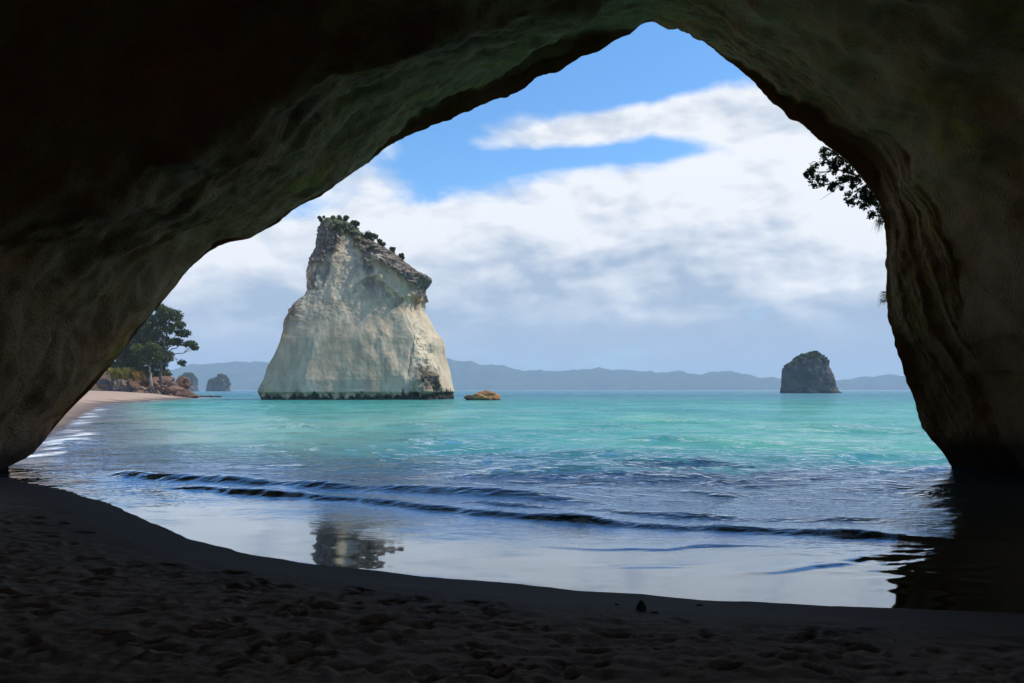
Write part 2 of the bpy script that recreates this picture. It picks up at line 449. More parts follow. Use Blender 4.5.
film = t.add(fres.outputs[0], t.mul(t.sub(1.0, dep), t.mul(t.m('POWER', fres.outputs[0], 0.6), 0.48)))
gl = t.node('ShaderNodeBsdfGlossy'); gl.inputs['Color'].default_value = (0.84, 0.92, 1.0, 1); t.l.new(nb, gl.inputs['Normal']); t.put(gl.inputs['Roughness'], t.ramp(yy, 15, 400, 0.03, 0.16, False))
ws = t.node('ShaderNodeMixShader'); t.put(ws.inputs[0], film); t.l.new(bd.outputs[0], ws.inputs[1]); t.l.new(gl.outputs[0], ws.inputs[2])
fo = t.mul(fo, t.ramp(fr, 0.03, 0.15))
fd_ = t.node('ShaderNodeBsdfDiffuse'); fd_.inputs['Color'].default_value = (0.78, 0.80, 0.80, 1)
fin = t.node('ShaderNodeMixShader'); t.put(fin.inputs[0], fo); t.l.new(ws.outputs[0], fin.inputs[1]); t.l.new(fd_.outputs[0], fin.inputs[2])
finish(t, fin.outputs[0])
me = mesh_arrays("sea", np.stack([X, Y, Z], -1), grid_quads(len(xs), len(ys)))
set_attr(me, 'depth', depth); set_attr(me, 'calm', calm); set_attr(me, 'offshore', d); set_attr(me, 'froth', froth)
kind(obj("sea", me, wm), 'structure', 'turquoise sea with small waves running up the sand', 'sea')

# ------------------------------------------------------------------ far hills
hp = [(-400, 372), (-200, 368), (0, 372), (100, 374), (165, 371), (190, 364), (215, 362), (265, 361), (330, 366), (400, 362), (452, 357), (480, 363), (520, 368), (560, 371),
      (600, 367), (640, 370), (690, 373), (730, 370.5), (755, 376), (780, 377), (840, 380), (880, 375), (910, 373), (1000, 371), (1150, 374), (1400, 370)]
hx = np.array([p[0] for p in hp], float); hy = np.array([p[1] for p in hp], float)
DH = 6500.0
na, nr = 700, 40
aa = np.linspace(-400, 1400, na); rr = np.linspace(-1, 1, nr)
A, Rr = np.meshgrid(aa, rr, indexing='ij')
crest = H + (390 - np.interp(A, hx, hy)) / F * DH
crest = crest + 22 * fbm(A * 0.045, 0 * A, 0 * A, 6, 0.55)
wx = (A - 512) / F * DH; wy = DH + Rr * 700
prof = np.clip(1 - np.abs(Rr), 0, 1) ** 0.8
hz = crest * prof - 3 + prof * (1 - prof) * 60 * fbm(wx / 420, wy / 260, 0 * A, 4) + prof * 3 * fbm(wx / 40, wy / 40, 0 * A, 3)
hm, t = new_mat("bush_hills")
pos = t.pos()
finish(t, principled(t, t.mix(t.ramp(t.noise(pos, 0.012, 5, 0.6), 0.35, 0.65), (0.028, 0.045, 0.022), (0.075, 0.085, 0.045)), 1.0, None, 0.0))
kind(obj("hills", mesh_arrays("hills", np.stack([wx, wy, hz], -1), grid_quads(na, nr)), hm), 'structure', 'long low blue hazy hills across the bay', 'hills')

# ------------------------------------------------------------------ sea cave
def polar_ring(pts, C, n, Yf, jitter=0.0):
    pts = np.array(pts, float)
    th = np.degrees(np.arctan2(-(pts[:, 1] - C[1]), pts[:, 0] - C[0]))
    th = np.where(th < -90, th + 360, th); rr_ = np.hypot(pts[:, 0] - C[0], pts[:, 1] - C[1])
    o = np.argsort(th); th = th[o]; rr_ = rr_[o]
    T = np.linspace(th[-1], th[0], n)               # left base ... top ... right base
    r_ = np.interp(T, th, rr_)
    return T, r_
NR = 560
C0 = (590, 390)
sil = [(-130, 590), (-110, 500), (-80, 476), (-50, 469.5), (6, 461.5), (30, 449), (48, 436), (66, 414), (90, 391), (112, 364), (130, 341), (146, 322), (160, 303), (175, 286), (190, 269), (203, 256), (213, 249), (218, 246), (250, 238), (275, 224), (300, 206), (322, 196),
       (345, 178), (372, 158), (402, 139), (440, 124), (468, 112), (490, 101), (508, 97), (527, 87), (538, 78), (560, 71), (584, 57), (600, 52), (615, 40), (630, 33), (642, 24), (655, 21),
       (668, 28), (677, 26), (688, 31), (704, 42), (716, 51), (735, 66), (752, 80), (771, 102), (792, 119), (812, 135), (830, 149), (848, 163), (862, 179), (873, 192), (880, 206), (884, 222), (886, 240), (887, 270), (886, 292),
       (887, 308), (890, 325), (895, 345), (903, 374), (912, 392), (916, 404), (919, 418), (921, 427), (931, 440), (942, 452), (951, 466), (958, 490), (966, 545)]
inner = [(-75, 620), (-72, 515), (-62, 440), (-40, 340), (0, 252), (40, 236), (75, 220), (105, 205), (130, 189), (150, 178), (165, 168), (190, 158), (215, 143), (245, 126), (270, 110), (310, 97), (350, 82), (400, 68), (450, 48),
         (510, 28), (560, 10), (650, -22), (740, 12), (820, 88), (900, 158), (942, 215), (960, 268), (966, 320), (978, 376), (1004, 428), (1030, 470), (1048, 530), (1058, 600)]
T0, r0 = polar_ring(sil, C0, NR, None)
T2, r2 = polar_ring(inner, C0, NR, None)
tt = np.linspace(0, 1, NR)
r0 = r0 + (1.6 * fbm(tt * 45, 0 * tt + 2.2, 0 * tt, 5, 0.65) - 1.4 * np.clip(perlin(tt * 70, 0 * tt + 6.2, 0 * tt) - 0.1, 0, 1) * 2) * sstep(tt, 0.06, 0.1)
ix0 = C0[0] + r0 * np.cos(np.radians(T0)); iy0 = C0[1] - r0 * np.sin(np.radians(T0))
ix2 = C0[0] + r2 * np.cos(np.radians(T2)); iy2 = C0[1] - r2 * np.sin(np.radians(T2))
ix2 = ix2 + 6 * fbm(tt * 22, 0 * tt, 0 * tt, 3); iy2 = iy2 + 8 * fbm(tt * 26, 0 * tt + 4, 0 * tt, 3)
Y0 = np.interp(T0, [-22, 0, 40, 90, 130, 165, 195], [22.4, 22.4, 23.0, 24.0, 24.0, 24.0, 24.0])
lipw = np.interp(ix0, [-60, 60, 170, 214, 222, 260, 330, 400, 470, 540, 600, 640, 670, 720, 800, 880, 980],
                 [1.5, 2, 3, 3, 9, 7, 6, 10, 20, 21, 17, 9, 6, 5, 6, 7, 6]) * (1 + 0.25 * fbm(tt * 30, 0 * tt, 0 * tt + 3, 3))
dark_side = (iy0 > 440)
ca, sa = np.cos(np.radians(T0)), np.sin(np.radians(T0))
ix1 = ix0 + lipw * ca; iy1 = iy0 - lipw * sa
Y1 = Y0 - 0.05 - lipw * 0.003
Y2 = np.interp(T2, [-22, 10, 50, 68, 88, 110, 150, 197], [21.2, 21.2, 21.7, 21.0, 18.0, 14.6, 13.2, 12.6])
def to3(ix, iy, Yd): return np.stack([(ix - 512) / F * Yd, Yd, H + (390 - iy) / F * Yd], -1)
R0 = to3(ix0, iy0, Y0); R1 = to3(ix1, iy1, Y1); R2 = to3(ix2, iy2, Y2)
R1b = 0.5 * R1 + 0.5 * R2; R1b[:, 2] += 0.25 * np.sin(np.pi * tt)
def arch(a, b, ctop, Yd, xc=1.0, zc=2.2, thl=203.0, thr=-23.0):
    th = np.radians(np.linspace(thl, thr, NR))
    cx, sx_ = np.cos(th), np.sin(th)
    ax = np.where(cx < 0, a, b)
    e = 2.6
    den = (np.abs(cx / ax) ** e + np.abs(np.where(sx_ > 0, sx_, 0) / ctop) ** e) ** (1 / e)
    r_ = 1 / np.maximum(den, 1e-6)
    return np.stack([xc + r_ * cx, np.full(NR, float(Yd)), zc + r_ * sx_], -1)
R3 = arch(10.4, 13.8, 9.0, 8.0); R4 = arch(11.0, 12.0, 8.8, 0.0); R5 = arch(9.5, 9.5, 7.2, -6.0); R6 = arch(6.0, 5.6, 4.3, -11.0, 3.8)
Bb = arch(8.2, 8.2, 6.6, -12.2, 3.0); Bc = arch(20, 21, 20, -11.5)
def outer(sc, Yd, Yadd=None):
    Rk = R0.copy(); Rk[:, 0] = 0.5 + (R0[:, 0] - 0.5) * sc; Rk[:, 2] = 2.0 + (R0[:, 2] - 2.0) * sc
    low = Rk[:, 2] < -2.6
    Rk[:, 2] = np.maximum(Rk[:, 2], -2.6)
    Rk[:, 1] = Yd if Yadd is None else R0[:, 1] + Yadd
    return Rk
E1 = outer(1.06, 0, 0.3); E2 = outer(1.45, 0, -2.8); E3 = outer(2.2, 0, -9.0); E4 = outer(3.0, 12.0); E5 = outer(3.0, -6.0)
keys = [(R6, 6), (Bb, 14), (Bc, 10), (E5, 10), (E4, 10), (E3, 12), (E2, 16), (E1, 10), (R0, 12), (R1, 60), (R1b, 60), (R2, 70), (R3, 40), (R4, 20), (R5, 16), (R6, 0)]
rows = []; flags = []
for (A_, n), (B_, _) in zip(keys[:-1], keys[1:]):
    for k in range(n):
        f_ = k / n
        rows.append(A_ * (1 - f_) + B_ * f_)
        flags.append((A_ is R0) * (1 - f_) + (B_ is R0) * f_)
rows.append(keys[-1][0]); flags.append(0)
G = np.stack(rows, 1)                                 # NR x rows x 3
# soften the loft a little, keep the rim
Gs = G.copy()
for it in range(6):
    Gs[:, 1:-1] = 0.25 * Gs[:, :-2] + 0.5 * Gs[:, 1:-1] + 0.25 * Gs[:, 2:]
fl = np.array(flags)[None, :, None]
keep = np.clip(fl * 1.5, 0, 1); G = G * keep + Gs * (1 - keep)
du = np.gradient(G, axis=0); dv = np.gradient(G, axis=1)
N = np.cross(du, dv); N /= np.linalg.norm(N, axis=2)[..., None] + 1e-9
x, y, z = G[..., 0], G[..., 1], G[..., 2]
far_in = np.abs(y)
# bedding planes dip down to the right on the right wall, down to the left on the left wall
kr = int(np.argmax(flags))
dvl = np.linalg.norm(np.diff(G, axis=1), axis=2).mean(0); cvv = np.concatenate([[0], np.cumsum(dvl)]); cvv = cvv - cvv[kr]
CU = np.broadcast_to((tt * 44)[:, None], x.shape); CV = np.broadcast_to(cvv[None, :], x.shape)
CV = CV + 0.10 * CU * 0.0 - 0.42 * np.clip(CU - 24, 0, 99) + 0.6 * fbm(x * 0.25, y * 0.25, z * 0.25, 3)
amp = 0.22 + 0.78 * (1 - fl[..., 0])
lip_zone = np.exp(-((np.arange(G.shape[1]) - kr - 4) / 7.0) ** 2)[None, :]
disp = 0.36 * fbm(x * 0.26, y * 0.26, z * 0.26, 3) + 0.10 * fbm(x * 0.8, y * 0.8, z * 1.1, 4)
disp += 0.03 * ridged(CU * 0.30 + 0.5 * fbm(x * .4, y * .4, z * .4, 2), CV * 0.7, 0 * CU, 4) * np.clip(0.5 + fbm(x * .2, y * .2, z * .2 + 7, 2), 0, 1) + 0.018 * fbm(CU * 1.1, CV * 2.2, 0 * CU + 3, 5, 0.6) + 0.05 * fbm(x * 2.1, y * 2.1, z * 2.6, 4, 0.55)
bq = CV * 0.55 + 0.5 * fbm(x * 0.22, y * 0.22, z * 0.22 + 5, 3); bq = bq - np.floor(bq)
disp += np.where(CU > 24, 0.045, 0.11) * (bq - 0.5 - np.clip((bq - 0.85) / 0.15, 0, 1)) * np.clip(0.6 + fbm(x * .3, y * .3, z * .3 + 2, 2), 0.1, 1.2)
disp -= 0.22 * np.clip(perlin(CU * 0.10, CV * 0.33, 0 * CU + 9) - 0.15, 0, 1)
disp += 0.014 * fbm(x * 6, y * 6, z * 8, 3)
disp *= (1 - 0.65 * lip_zone)
G = G + N * (disp * amp)[..., None]
cm, t = new_mat("cave_rock")
pos = t.pos()
cmb = t.node('ShaderNodeCombineXYZ'); t.put(cmb.inputs[0], t.attr('along')); t.put(cmb.inputs[1], t.attr('across')); cmb.inputs[2].default_value = 0.0
uv = cmb.outputs[0]
a1 = t.noise(pos, 0.5, 6, 0.6, 0.5)
a2 = t.noise(t.mapping(uv, scale=(0.7, 2.2, 1)), 1.0, 8, 0.70, 0.35); a3 = t.noise(pos, 16.0, 5, 0.68)
a4 = t.noise(t.mapping(uv, scale=(0.10, 0.7, 1)), 1.0, 7, 0.62, 0.35)
ccl = t.mix(t.ramp(a1, 0.36, 0.64), (0.31, 0.150, 0.070), (0.41, 0.210, 0.104))
ccl = t.mix(t.ramp(a4, 0.40, 0.66, 0, 0.7), ccl, (0.50, 0.275, 0.145))
ccl = t.mix(t.ramp(a2, 0.50, 0.70, 0, 0.45), ccl, (0.22, 0.105, 0.052))
ccl = t.mix(t.ramp(a3, 0.50, 0.72, 0, 0.6), ccl, (0.12, 0.062, 0.032))
green = t.ramp(t.noise(t.mapping(pos, loc=(4, 2, 9)), 0.42, 5, 0.62, 0.6), 0.52, 0.66)
sepn = t.node('ShaderNodeSeparateXYZ'); t.l.new(pos, sepn.inputs[0])
ccl = t.mix(t.mul(green, t.ramp(a2, 0.60, 0.42, 0, 0.75)), ccl, (0.44, 0.255, 0.035))
ochre = t.ramp(t.noise(t.mapping(pos, loc=(14, 3, 1)), 0.35, 5, 0.62, 0.8), 0.54, 0.68)
ccl = t.mix(t.mul(ochre, 0.65), ccl, (0.42, 0.165, 0.05))
tide = t.ramp(t.add(sepn.outputs[2], t.mul(t.sub(a1, 0.5), 0.8)), 0.55, 1.25, 0.85, 0.0)
ccl = t.mix(tide, ccl, (0.045, 0.036, 0.028))
hgt = total([t.mul(a2, 0.14), t.mul(a3, 0.55), t.mul(a4, 0.25), t.mul(t.noise(pos, 4.0, 6, 0.62), 0.6), t.mul(t.noise(pos, 55, 3, 0.6), 0.08)])
finish(t, principled(t, ccl, 0.95, t.bump(hgt, 0.9, 0.16), 0.15))
nu, nv = G.shape[:2]
me = mesh_arrays("sea_cave", G, grid_quads(nu, nv))
set_attr(me, "along", CU); set_attr(me, "across", CV)
tag(obj("sea_cave", me, cm), 'dark brown rock cave whose wide arched mouth frames the whole bay', 'cave')
CAVE = G
def rim(px):                                            # a point of the rim nearest to this bearing on the right side
    k = np.argmin((ix0 - px[0]) ** 2 + (iy0 - px[1]) ** 2)
    return R0[k]

# ------------------------------------------------------------------ sea stack
SB = 400.0; YS = 178.0
rp = [(212.5, 329), (214.5, 333), (219, 345), (222, 349), (229, 356), (235, 361), (242, 375), (250, 387), (258, 398), (264, 405), (270, 415), (275, 424), (278, 425.5), (281, 423), (287, 420), (300, 421.5), (309, 422.5), (319, 428),
      (329, 433), (337, 440), (345, 442.5), (353, 443), (362, 445.5), (374, 449), (385, 451.5), (392, 453.5), (397, 455.5), (404, 455), (412, 452)]
lp = [(212.5, 327), (214.5, 321), (218, 317), (224, 315), (234, 312.5), (245, 312), (252, 309.5), (258, 307.5), (266, 305), (280, 305), (290, 305), (297, 303), (300, 298), (306, 294.5), (310, 291), (316, 288.5), (325, 285), (342, 281), (356, 275), (371, 267.5),
      (380, 265.5), (388, 261.5), (394, 260), (398, 262), (404, 264), (412, 266)]
NU, NV = 620, 420
py = np.concatenate([np.linspace(212.6, 300, 200), np.linspace(300, 412, NV - 200 + 1)[1:]])
xr = np.interp(py, [p[0] for p in rp], [p[1] for p in rp]); xl = np.interp(py, [p[0] for p in lp], [p[1] for p in lp])
dep_f = np.interp(py, [212, 222, 240, 262, 300, 340, 380, 400, 412], [1.0, 2.2, 4.4, 8.2, 11.8, 15.6, 18.6, 19.6, 20.0])
# cross-section (unit): left edge, broad front, arete, right facet, back
sect = np.array([(-1, 0.18), (-0.99, -0.45), (-0.87, -0.94), (-0.42, -0.99), (0.0, -0.94), (0.40, -0.88), (0.70, -0.84), (0.76, -0.80), (0.90, -0.36), (1.0, 0.10), (0.93, 0.45), (0.55, 0.9), (-0.1, 1.0), (-0.75, 0.75), (-1, 0.18)])
sect_hi = np.array([(-1, 0.05), (-0.98, -0.45), (-0.85, -0.92), (-0.42, -0.99), (0.0, -0.96), (0.40, -0.92), (0.78, -0.82), (0.90, -0.60), (0.97, -0.26), (1.0, 0.10), (0.93, 0.45), (0.55, 0.9), (-0.1, 1.0), (-0.75, 0.75), (-1, 0.05)])
ln = np.concatenate([[0], np.cumsum(np.hypot(*np.diff(sect, axis=0).T))]); ln /= ln[-1]
# dense in front
uu = np.linspace(0, 1, NU, endpoint=False); uu = np.where(uu < 0.8, uu / 0.8 * ln[9], ln[9] + (uu - 0.8) / 0.2 * (1 - ln[9]))
def sec(s_):
    return np.interp(uu, ln, s_[:, 0]), np.interp(uu, ln, s_[:, 1])
kx, ky = sec(sect); gx, gy = sec(sect_hi)
bl = sstep(py, 290, 322)[None, :]
cxs = kx[:, None] * bl + gx[:, None] * (1 - bl); cys = ky[:, None] * bl + gy[:, None] * (1 - bl)
U, PY = np.meshgrid(uu, py, indexing='ij')
mid = (xl + xr) / 2; hw = (xr - xl) / 2
PX = mid[None, :] + hw[None, :] * cxs
YC = YS + 19.0
sYm = (YS + 13.0) / F
wz = H + (390 - PY) * sYm
wy = YC + dep_f[None, :] * cys
wx = (PX - 512) * sYm
# outward horizontal normal
G = np.stack([wx, wy, wz], -1)
du = np.gradient(G, axis=0); du[0] = G[1] - G[-1]; du[-1] = G[0] - G[-2]
N = np.stack([du[..., 1], -du[..., 0], 0 * wx], -1); N /= np.linalg.norm(N, axis=2)[..., None] + 1e-9
front = sstep(-cys, 0.2, 0.6)
# crust line: dark weathered cap
line = np.interp(PX, [300, 312, 325, 336, 345, 350, 358, 368, 376, 388, 400, 412, 426], [262, 262, 258, 248, 226, 236, 250, 262, 266, 270, 280, 296, 300])
nz1 = fbm(wx * 0.22, wy * 0.22, wz * 0.10, 4); nz2 = fbm(wx * 0.8, wy * 0.8, wz * 0.5, 4)
crust = sstep(line - PY + nz1 * 8 + nz2 * 6, -3, 5)
# the ledge half way up
lu = np.interp(PX, [355, 365, 378, 392, 405, 418, 428], [292, 282, 277, 290, 299, 296, 306])
ledge = np.exp(-((PX - 388) / 22.0) ** 2) * np.where(PY < lu, np.exp(-((PY - lu) / 7.0) ** 2), np.exp(-((PY - lu) / 2.0) ** 2))
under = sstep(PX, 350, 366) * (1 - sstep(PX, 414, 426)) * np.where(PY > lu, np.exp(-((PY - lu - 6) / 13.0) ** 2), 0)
# horizontal beds on the right facet and left edge steps
facet = sstep(PX - np.interp(PY, [300, 340, 400], [417, 417, 415]), 0, 6) * sstep(PY, 300, 312) * front
stepsL = (1 - sstep(PX, 292, 318)) * sstep(PY, 250, 262) * (1 - sstep(PY, 318, 345))
beds_ = ridged(wx * 0.05, wy * 0.05, wz * 0.55, 3)
disp = 0.55 * fbm(wx * 0.07, wy * 0.07, wz * 0.05, 3) * sstep(PY, 216, 240)
disp += 0.32 * fbm(wx * 0.35, wy * 0.35, wz * 0.09, 4) * (1 - 0.6 * facet) * (1 - 0.75 * sstep(PY, 300, 325))       # vertical flutes high up
disp += 0.12 * fbm(wx * 0.13, wy * 0.13, wz * 0.2, 3)
disp += crust * (0.35 + 0.65 * front) * (0.35 + 0.65 * sstep(PX, 311, 326)) * (0.25 + 0.7 * nz2 + 0.5 * ridged(wx * 0.35, wy * 0.35, wz * 0.5, 3)) * sstep(PY, 214, 226)
disp += 0.55 * ledge * (1 + 1.2 * nz2) - 0.4 * under + 0.5 * crust * sstep(PX, 311, 326) * ridged(wx * 0.12, wy * 0.12, wz * 0.3, 3)
disp += facet * (0.16 * beds_ - 0.2 + 0.8 * fbm(wx * 0.2, wy * 0.2, wz * 0.25, 4))
disp += stepsL * (0.9 * ridged(wx * 0.16, wy * 0.16, wz * 0.30, 3) - 0.7)
disp += 0.10 * fbm(wx * 1.3, wy * 1.3, wz * 1.3, 3) * (1 - 0.75 * sstep(PY, 305, 330) * (1 - facet))
# crack by the arete, curved flakes on the lower face
crk = np.interp(PY, [300, 330, 360, 385], [419, 418.5, 415, 411]) + 1.6 * nz2 + 1.2 * nz1
disp -= 0.35 * np.exp(-((PX - crk) / 0.8) ** 2) * sstep(PY, 305, 318) * (1 - sstep(PY, 372, 384)) * front
flk = np.interp(PY, [318, 345, 380], [385, 387, 408]) + 3.0 * nz1
s_ = PX - flk
disp += 0.5 * (1 + nz1) * np.where(s_ < 0, np.exp(-(s_ / 16.0) ** 2), np.exp(-(s_ / 6.0) ** 2)) * sstep(PY, 322, 335) * (1 - sstep(PY, 368, 392)) * front
# broken dark rocks at the right foot
foot = sstep(PX, 412, 422) * sstep(PY + 0.5 * (PX - 430), 366, 378) * front
disp += foot * (2.0 * ridged(wx * 0.22, wy * 0.22, wz * 0.12, 4) - 1.5)
# wave cut notch
disp -= 0.9 * sstep(PY, 391.5, 394.5) * (1 + 0.7 * nz2) 
G = G + N * disp[..., None]
# keep the outline of the summit ragged
G[..., 2] += 0.35 * fbm(wx * 0.9, wy * 0.9, 0 * wx, 3) * (1 - sstep(PY, 225, 260))
stk, t = new_mat("stack_rock")
pos = t.pos()
b1 = t.noise(t.mapping(pos, scale=(0.10, 0.10, 0.05)), 1.0, 5, 0.6, 0.4)
b2 = t.noise(t.mapping(pos, scale=(0.55, 0.55, 0.13)), 1.0, 6, 0.62, 0.3)
b3 = t.noise(pos, 1.3, 6, 0.65)
b4 = t.noise(t.mapping(pos, scale=(0.06, 0.06, 0.9)), 1.0, 5, 0.6, 0.2)
col = t.mix(t.ramp(b1, 0.36, 0.64), (0.66, 0.485, 0.300), (0.76, 0.600, 0.405))
col = t.mix(t.ramp(b2, 0.44, 0.70, 0, 0.55), col, (0.43, 0.335, 0.215))
col = t.mix(t.ramp(b4, 0.52, 0.72, 0, 0.30), col, (0.40, 0.30, 0.175))
col = t.mix(t.mul(t.attr('streak'), t.ramp(b2, 0.35, 0.60)), col, (0.21, 0.185, 0.150))
crc = t.mix(t.ramp(b3, 0.36, 0.66), (0.095, 0.072, 0.056), (0.31, 0.245, 0.190))
crc = t.mix(t.ramp(b2, 0.54, 0.72, 0, 0.6), crc, (0.31, 0.245, 0.17))
col = t.mix(t.attr('crust'), col, crc)
col = t.mix(t.mul(t.attr('bright'), t.ramp(b3, 0.3, 0.6, 0.6, 1.0)), col, (0.60, 0.50, 0.35))  # sunlight on the right facet painted in, plus pale ledge and spots
col = t.mix(t.attr('rust'), col, (0.36, 0.22, 0.12))
col = t.mix(t.attr('moss'), col, t.mix(t.ramp(b3, 0.4, 0.6), (0.06, 0.07, 0.03), (0.13, 0.12, 0.06)))
col = t.mix(t.attr('tide'), col, t.mix(t.ramp(b3, 0.4, 0.65), (0.030, 0.026, 0.022), (0.085, 0.07, 0.05)))
hgt = t.add(t.mul(b3, 0.6), t.mul(b2, 0.7))
finish(t, principled(t, col, 0.95, t.bump(hgt, 0.35, 0.35), 0.1))
top = G[:, 0].mean(0)
V = np.concatenate([G.reshape(-1, 3), [top]])
Q = grid_quads(NU, NV, wrap=True)
me = mesh_arrays("sea_stack", V, Q)
def pad(a): return np.append(a.ravel(), a.ravel()[0])
leftcrust = (1 - sstep(PX, 316, 330)) * sstep(PY, 236, 246) * (1 - sstep(PY, 288, 300)) * sstep(nz2 + 0.3 * nz1, -0.15, 0.25)
leftcrust = np.maximum(leftcrust, (1 - sstep(PX, 296, 312)) * sstep(PY, 290, 298) * (1 - sstep(PY, 318, 335)) * sstep(nz2, -0.3, 0.2))
under_tone = under * sstep(nz1 + nz2, -0.2, 0.5) * 0.7  # darker tone just below the ledge
ledgec = np.clip(ledge * 1.2, 0, 1) * (PY < lu)
set_attr(me, 'crust', pad(np.clip(np.maximum(np.maximum(crust, leftcrust), under_tone) - 0.6 * ledgec, 0, 1)))
set_attr(me, 'streak', pad(np.clip(0.9 * sstep(nz1, -0.1, 0.5) * (1 - sstep(PY, 262, 315)) + 0.25, 0, 1)))
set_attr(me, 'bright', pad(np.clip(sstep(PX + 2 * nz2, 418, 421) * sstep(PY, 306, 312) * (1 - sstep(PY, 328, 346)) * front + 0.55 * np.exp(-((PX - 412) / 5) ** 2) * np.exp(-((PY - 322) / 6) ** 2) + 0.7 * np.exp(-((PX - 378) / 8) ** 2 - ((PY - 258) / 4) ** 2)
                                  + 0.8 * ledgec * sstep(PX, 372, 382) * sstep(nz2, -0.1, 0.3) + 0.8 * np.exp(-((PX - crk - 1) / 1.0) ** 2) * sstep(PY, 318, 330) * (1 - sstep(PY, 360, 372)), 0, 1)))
set_attr(me, 'rust', pad(np.clip(0.65 * (1 - sstep(PX - np.interp(PY, [300, 342, 390], [300, 287, 262]) + 6 * nz2, 0, 14)) * sstep(PY, 300, 312) * (1 - sstep(PY, 372, 392)) + 0.8 * np.exp(-((PX - 417) / 4) ** 2 - ((PY - 300) / 5) ** 2)
                                + 0.3 * np.exp(-((PY - 310 - 0.05 * (PX - 330) + 6 * nz1) / 4.5) ** 2) * sstep(PX, 310, 320) * (1 - sstep(PX, 360, 385)) + 0.5 * np.exp(-((PX - 360) / 16) ** 2) * np.exp(-((PY - np.interp(PX, [345, 375], [232, 241])) / 3.0) ** 2), 0, 1)))
set_attr(me, 'moss', pad(np.clip((1 - sstep(PY - np.interp(PX, [312, 330, 350, 425], [218, 220, 234, 300]) + 5 * nz2, 0, 9)) * (1 - sstep(PX, 345, 380)) * 0.85, 0, 1)))
gap = sstep(PX, 413, 425) * np.exp(-((PX - np.interp(PY, [370, 402], [424, 446]) + 5 * nz2) / 9.5) ** 2) * sstep(PY + 3 * nz2, 362, 371)
set_attr(me, 'tide', pad(np.clip(np.maximum(sstep(PY + 4.5 * nz2 + 3.0 * nz1 + 3.0 * sstep(PX, 380, 420), 392.5, 396.5), 0.95 * gap * front), 0, 1)))
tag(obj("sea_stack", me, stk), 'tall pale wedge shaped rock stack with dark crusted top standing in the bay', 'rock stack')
STACK_G = G; STACK_PX = PX; STACK_PY = PY

# ------------------------------------------------------------------ foliage
def leaf_mat(name, a, b, hi, scale=1.2):
    m, t = new_mat(name)
    pos = t.pos()
    n = t.noise(pos, scale, 3, 0.6); n2_ = t.noise(pos, scale * 7, 2, 0.6)
    cc = t.mix(t.ramp(n, 0.38, 0.62), a, b); cc = t.mix(t.ramp(n2_, 0.5, 0.72, 0, 0.7), cc, hi)
    d1 = t.node('ShaderNodeBsdfDiffuse'); t.put(d1.inputs['Color'], cc)
    d2 = t.node('ShaderNodeBsdfTranslucent'); t.put(d2.inputs['Color'], cc)
    ms = t.node('ShaderNodeMixShader'); ms.inputs[0].default_value = 0.5
    t.l.new(d1.outputs[0], ms.inputs[1]); t.l.new(d2.outputs[0], ms.inputs[2])
    finish(t, ms.outputs[0])
    return m
M_dark = leaf_mat("pohutukawa_leaves", (0.060, 0.085, 0.028), (0.125, 0.155, 0.050), (0.21, 0.225, 0.085), 0.25)
M_mid = leaf_mat("bush_leaves", (0.08, 0.105, 0.034), (0.15, 0.175, 0.055), (0.22, 0.23, 0.09), 0.3)
M_flax = leaf_mat("flax_blades", (0.26, 0.27, 0.05), (0.36, 0.31, 0.07), (0.36, 0.22, 0.06), 0.3)
M_shrub = leaf_mat("shrub_leaves", (0.10, 0.11, 0.042), (0.16, 0.16, 0.062), (0.24, 0.21, 0.10), 0.8)
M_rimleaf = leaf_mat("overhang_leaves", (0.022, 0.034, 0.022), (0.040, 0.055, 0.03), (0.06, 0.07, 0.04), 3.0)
M_tuft = leaf_mat("tuft_blades", (0.05, 0.045, 0.02), (0.09, 0.075, 0.03), (0.12, 0.10, 0.05), 3.0)
def bark_mat(name, a, b):
    m, t = new_mat(name); pos = t.pos()
    n = t.noise(t.mapping(pos, scale=(3, 3, 0.8)), 1.0, 5, 0.6)
    finish(t, principled(t, t.mix(n, a, b), 0.9, t.bump(n, 0.5, 0.1), 0.1)); return m
M_bark = bark_mat("grey_bark", (0.09, 0.075, 0.06), (0.20, 0.17, 0.14))
M_pale = bark_mat("pale_bark", (0.30, 0.26, 0.21), (0.46, 0.42, 0.36))

def leaves_mesh(name, clumps, n, size, aspect=0.55, shell=0.55):
    """leaf faces scattered through the volume of irregular clumps"""
    cl = np.array([(c_[0], c_[1], c_[2], *(c_[3] if isinstance(c_[3], tuple) else (c_[3],) * 3)) for c_ in clumps], float)
    vol = (cl[:, 3] * cl[:, 4] * cl[:, 5]) ** (2 / 3.); vol /= vol.sum()
    pick = rng.choice(len(cl), n, p=vol)
    v = rng.normal(size=(n, 3)); v /= np.linalg.norm(v, axis=1)[:, None]
    rad = (shell + (1 - shell) * rng.random(n)) ** 1.0 * (1 + 0.22 * fbm(v[:, 0] * 2.2 + pick * 3.1, v[:, 1] * 2.2, v[:, 2] * 2.2, 3))
    p = cl[pick, :3] + v * rad[:, None] * cl[pick, 3:]
    nrm = v * 0.7 + rng.normal(size=(n, 3)) * 0.55 + np.array([0, 0, 0.35]); nrm /= np.linalg.norm(nrm, axis=1)[:, None]
    a_ = np.cross(nrm, rng.normal(size=(n, 3))); a_ /= np.linalg.norm(a_, axis=1)[:, None] + 1e-9
    b_ = np.cross(nrm, a_)
    s = size * rng.uniform(0.6, 1.35, n)[:, None]
    q = np.stack([p - a_ * s, p + b_ * s * aspect + nrm * s * 0.12, p + a_ * s, p - b_ * s * aspect + nrm * s * 0.12], 1)
    return mesh_arrays(name, q, np.arange(4 * n).reshape(n, 4), smooth=False)
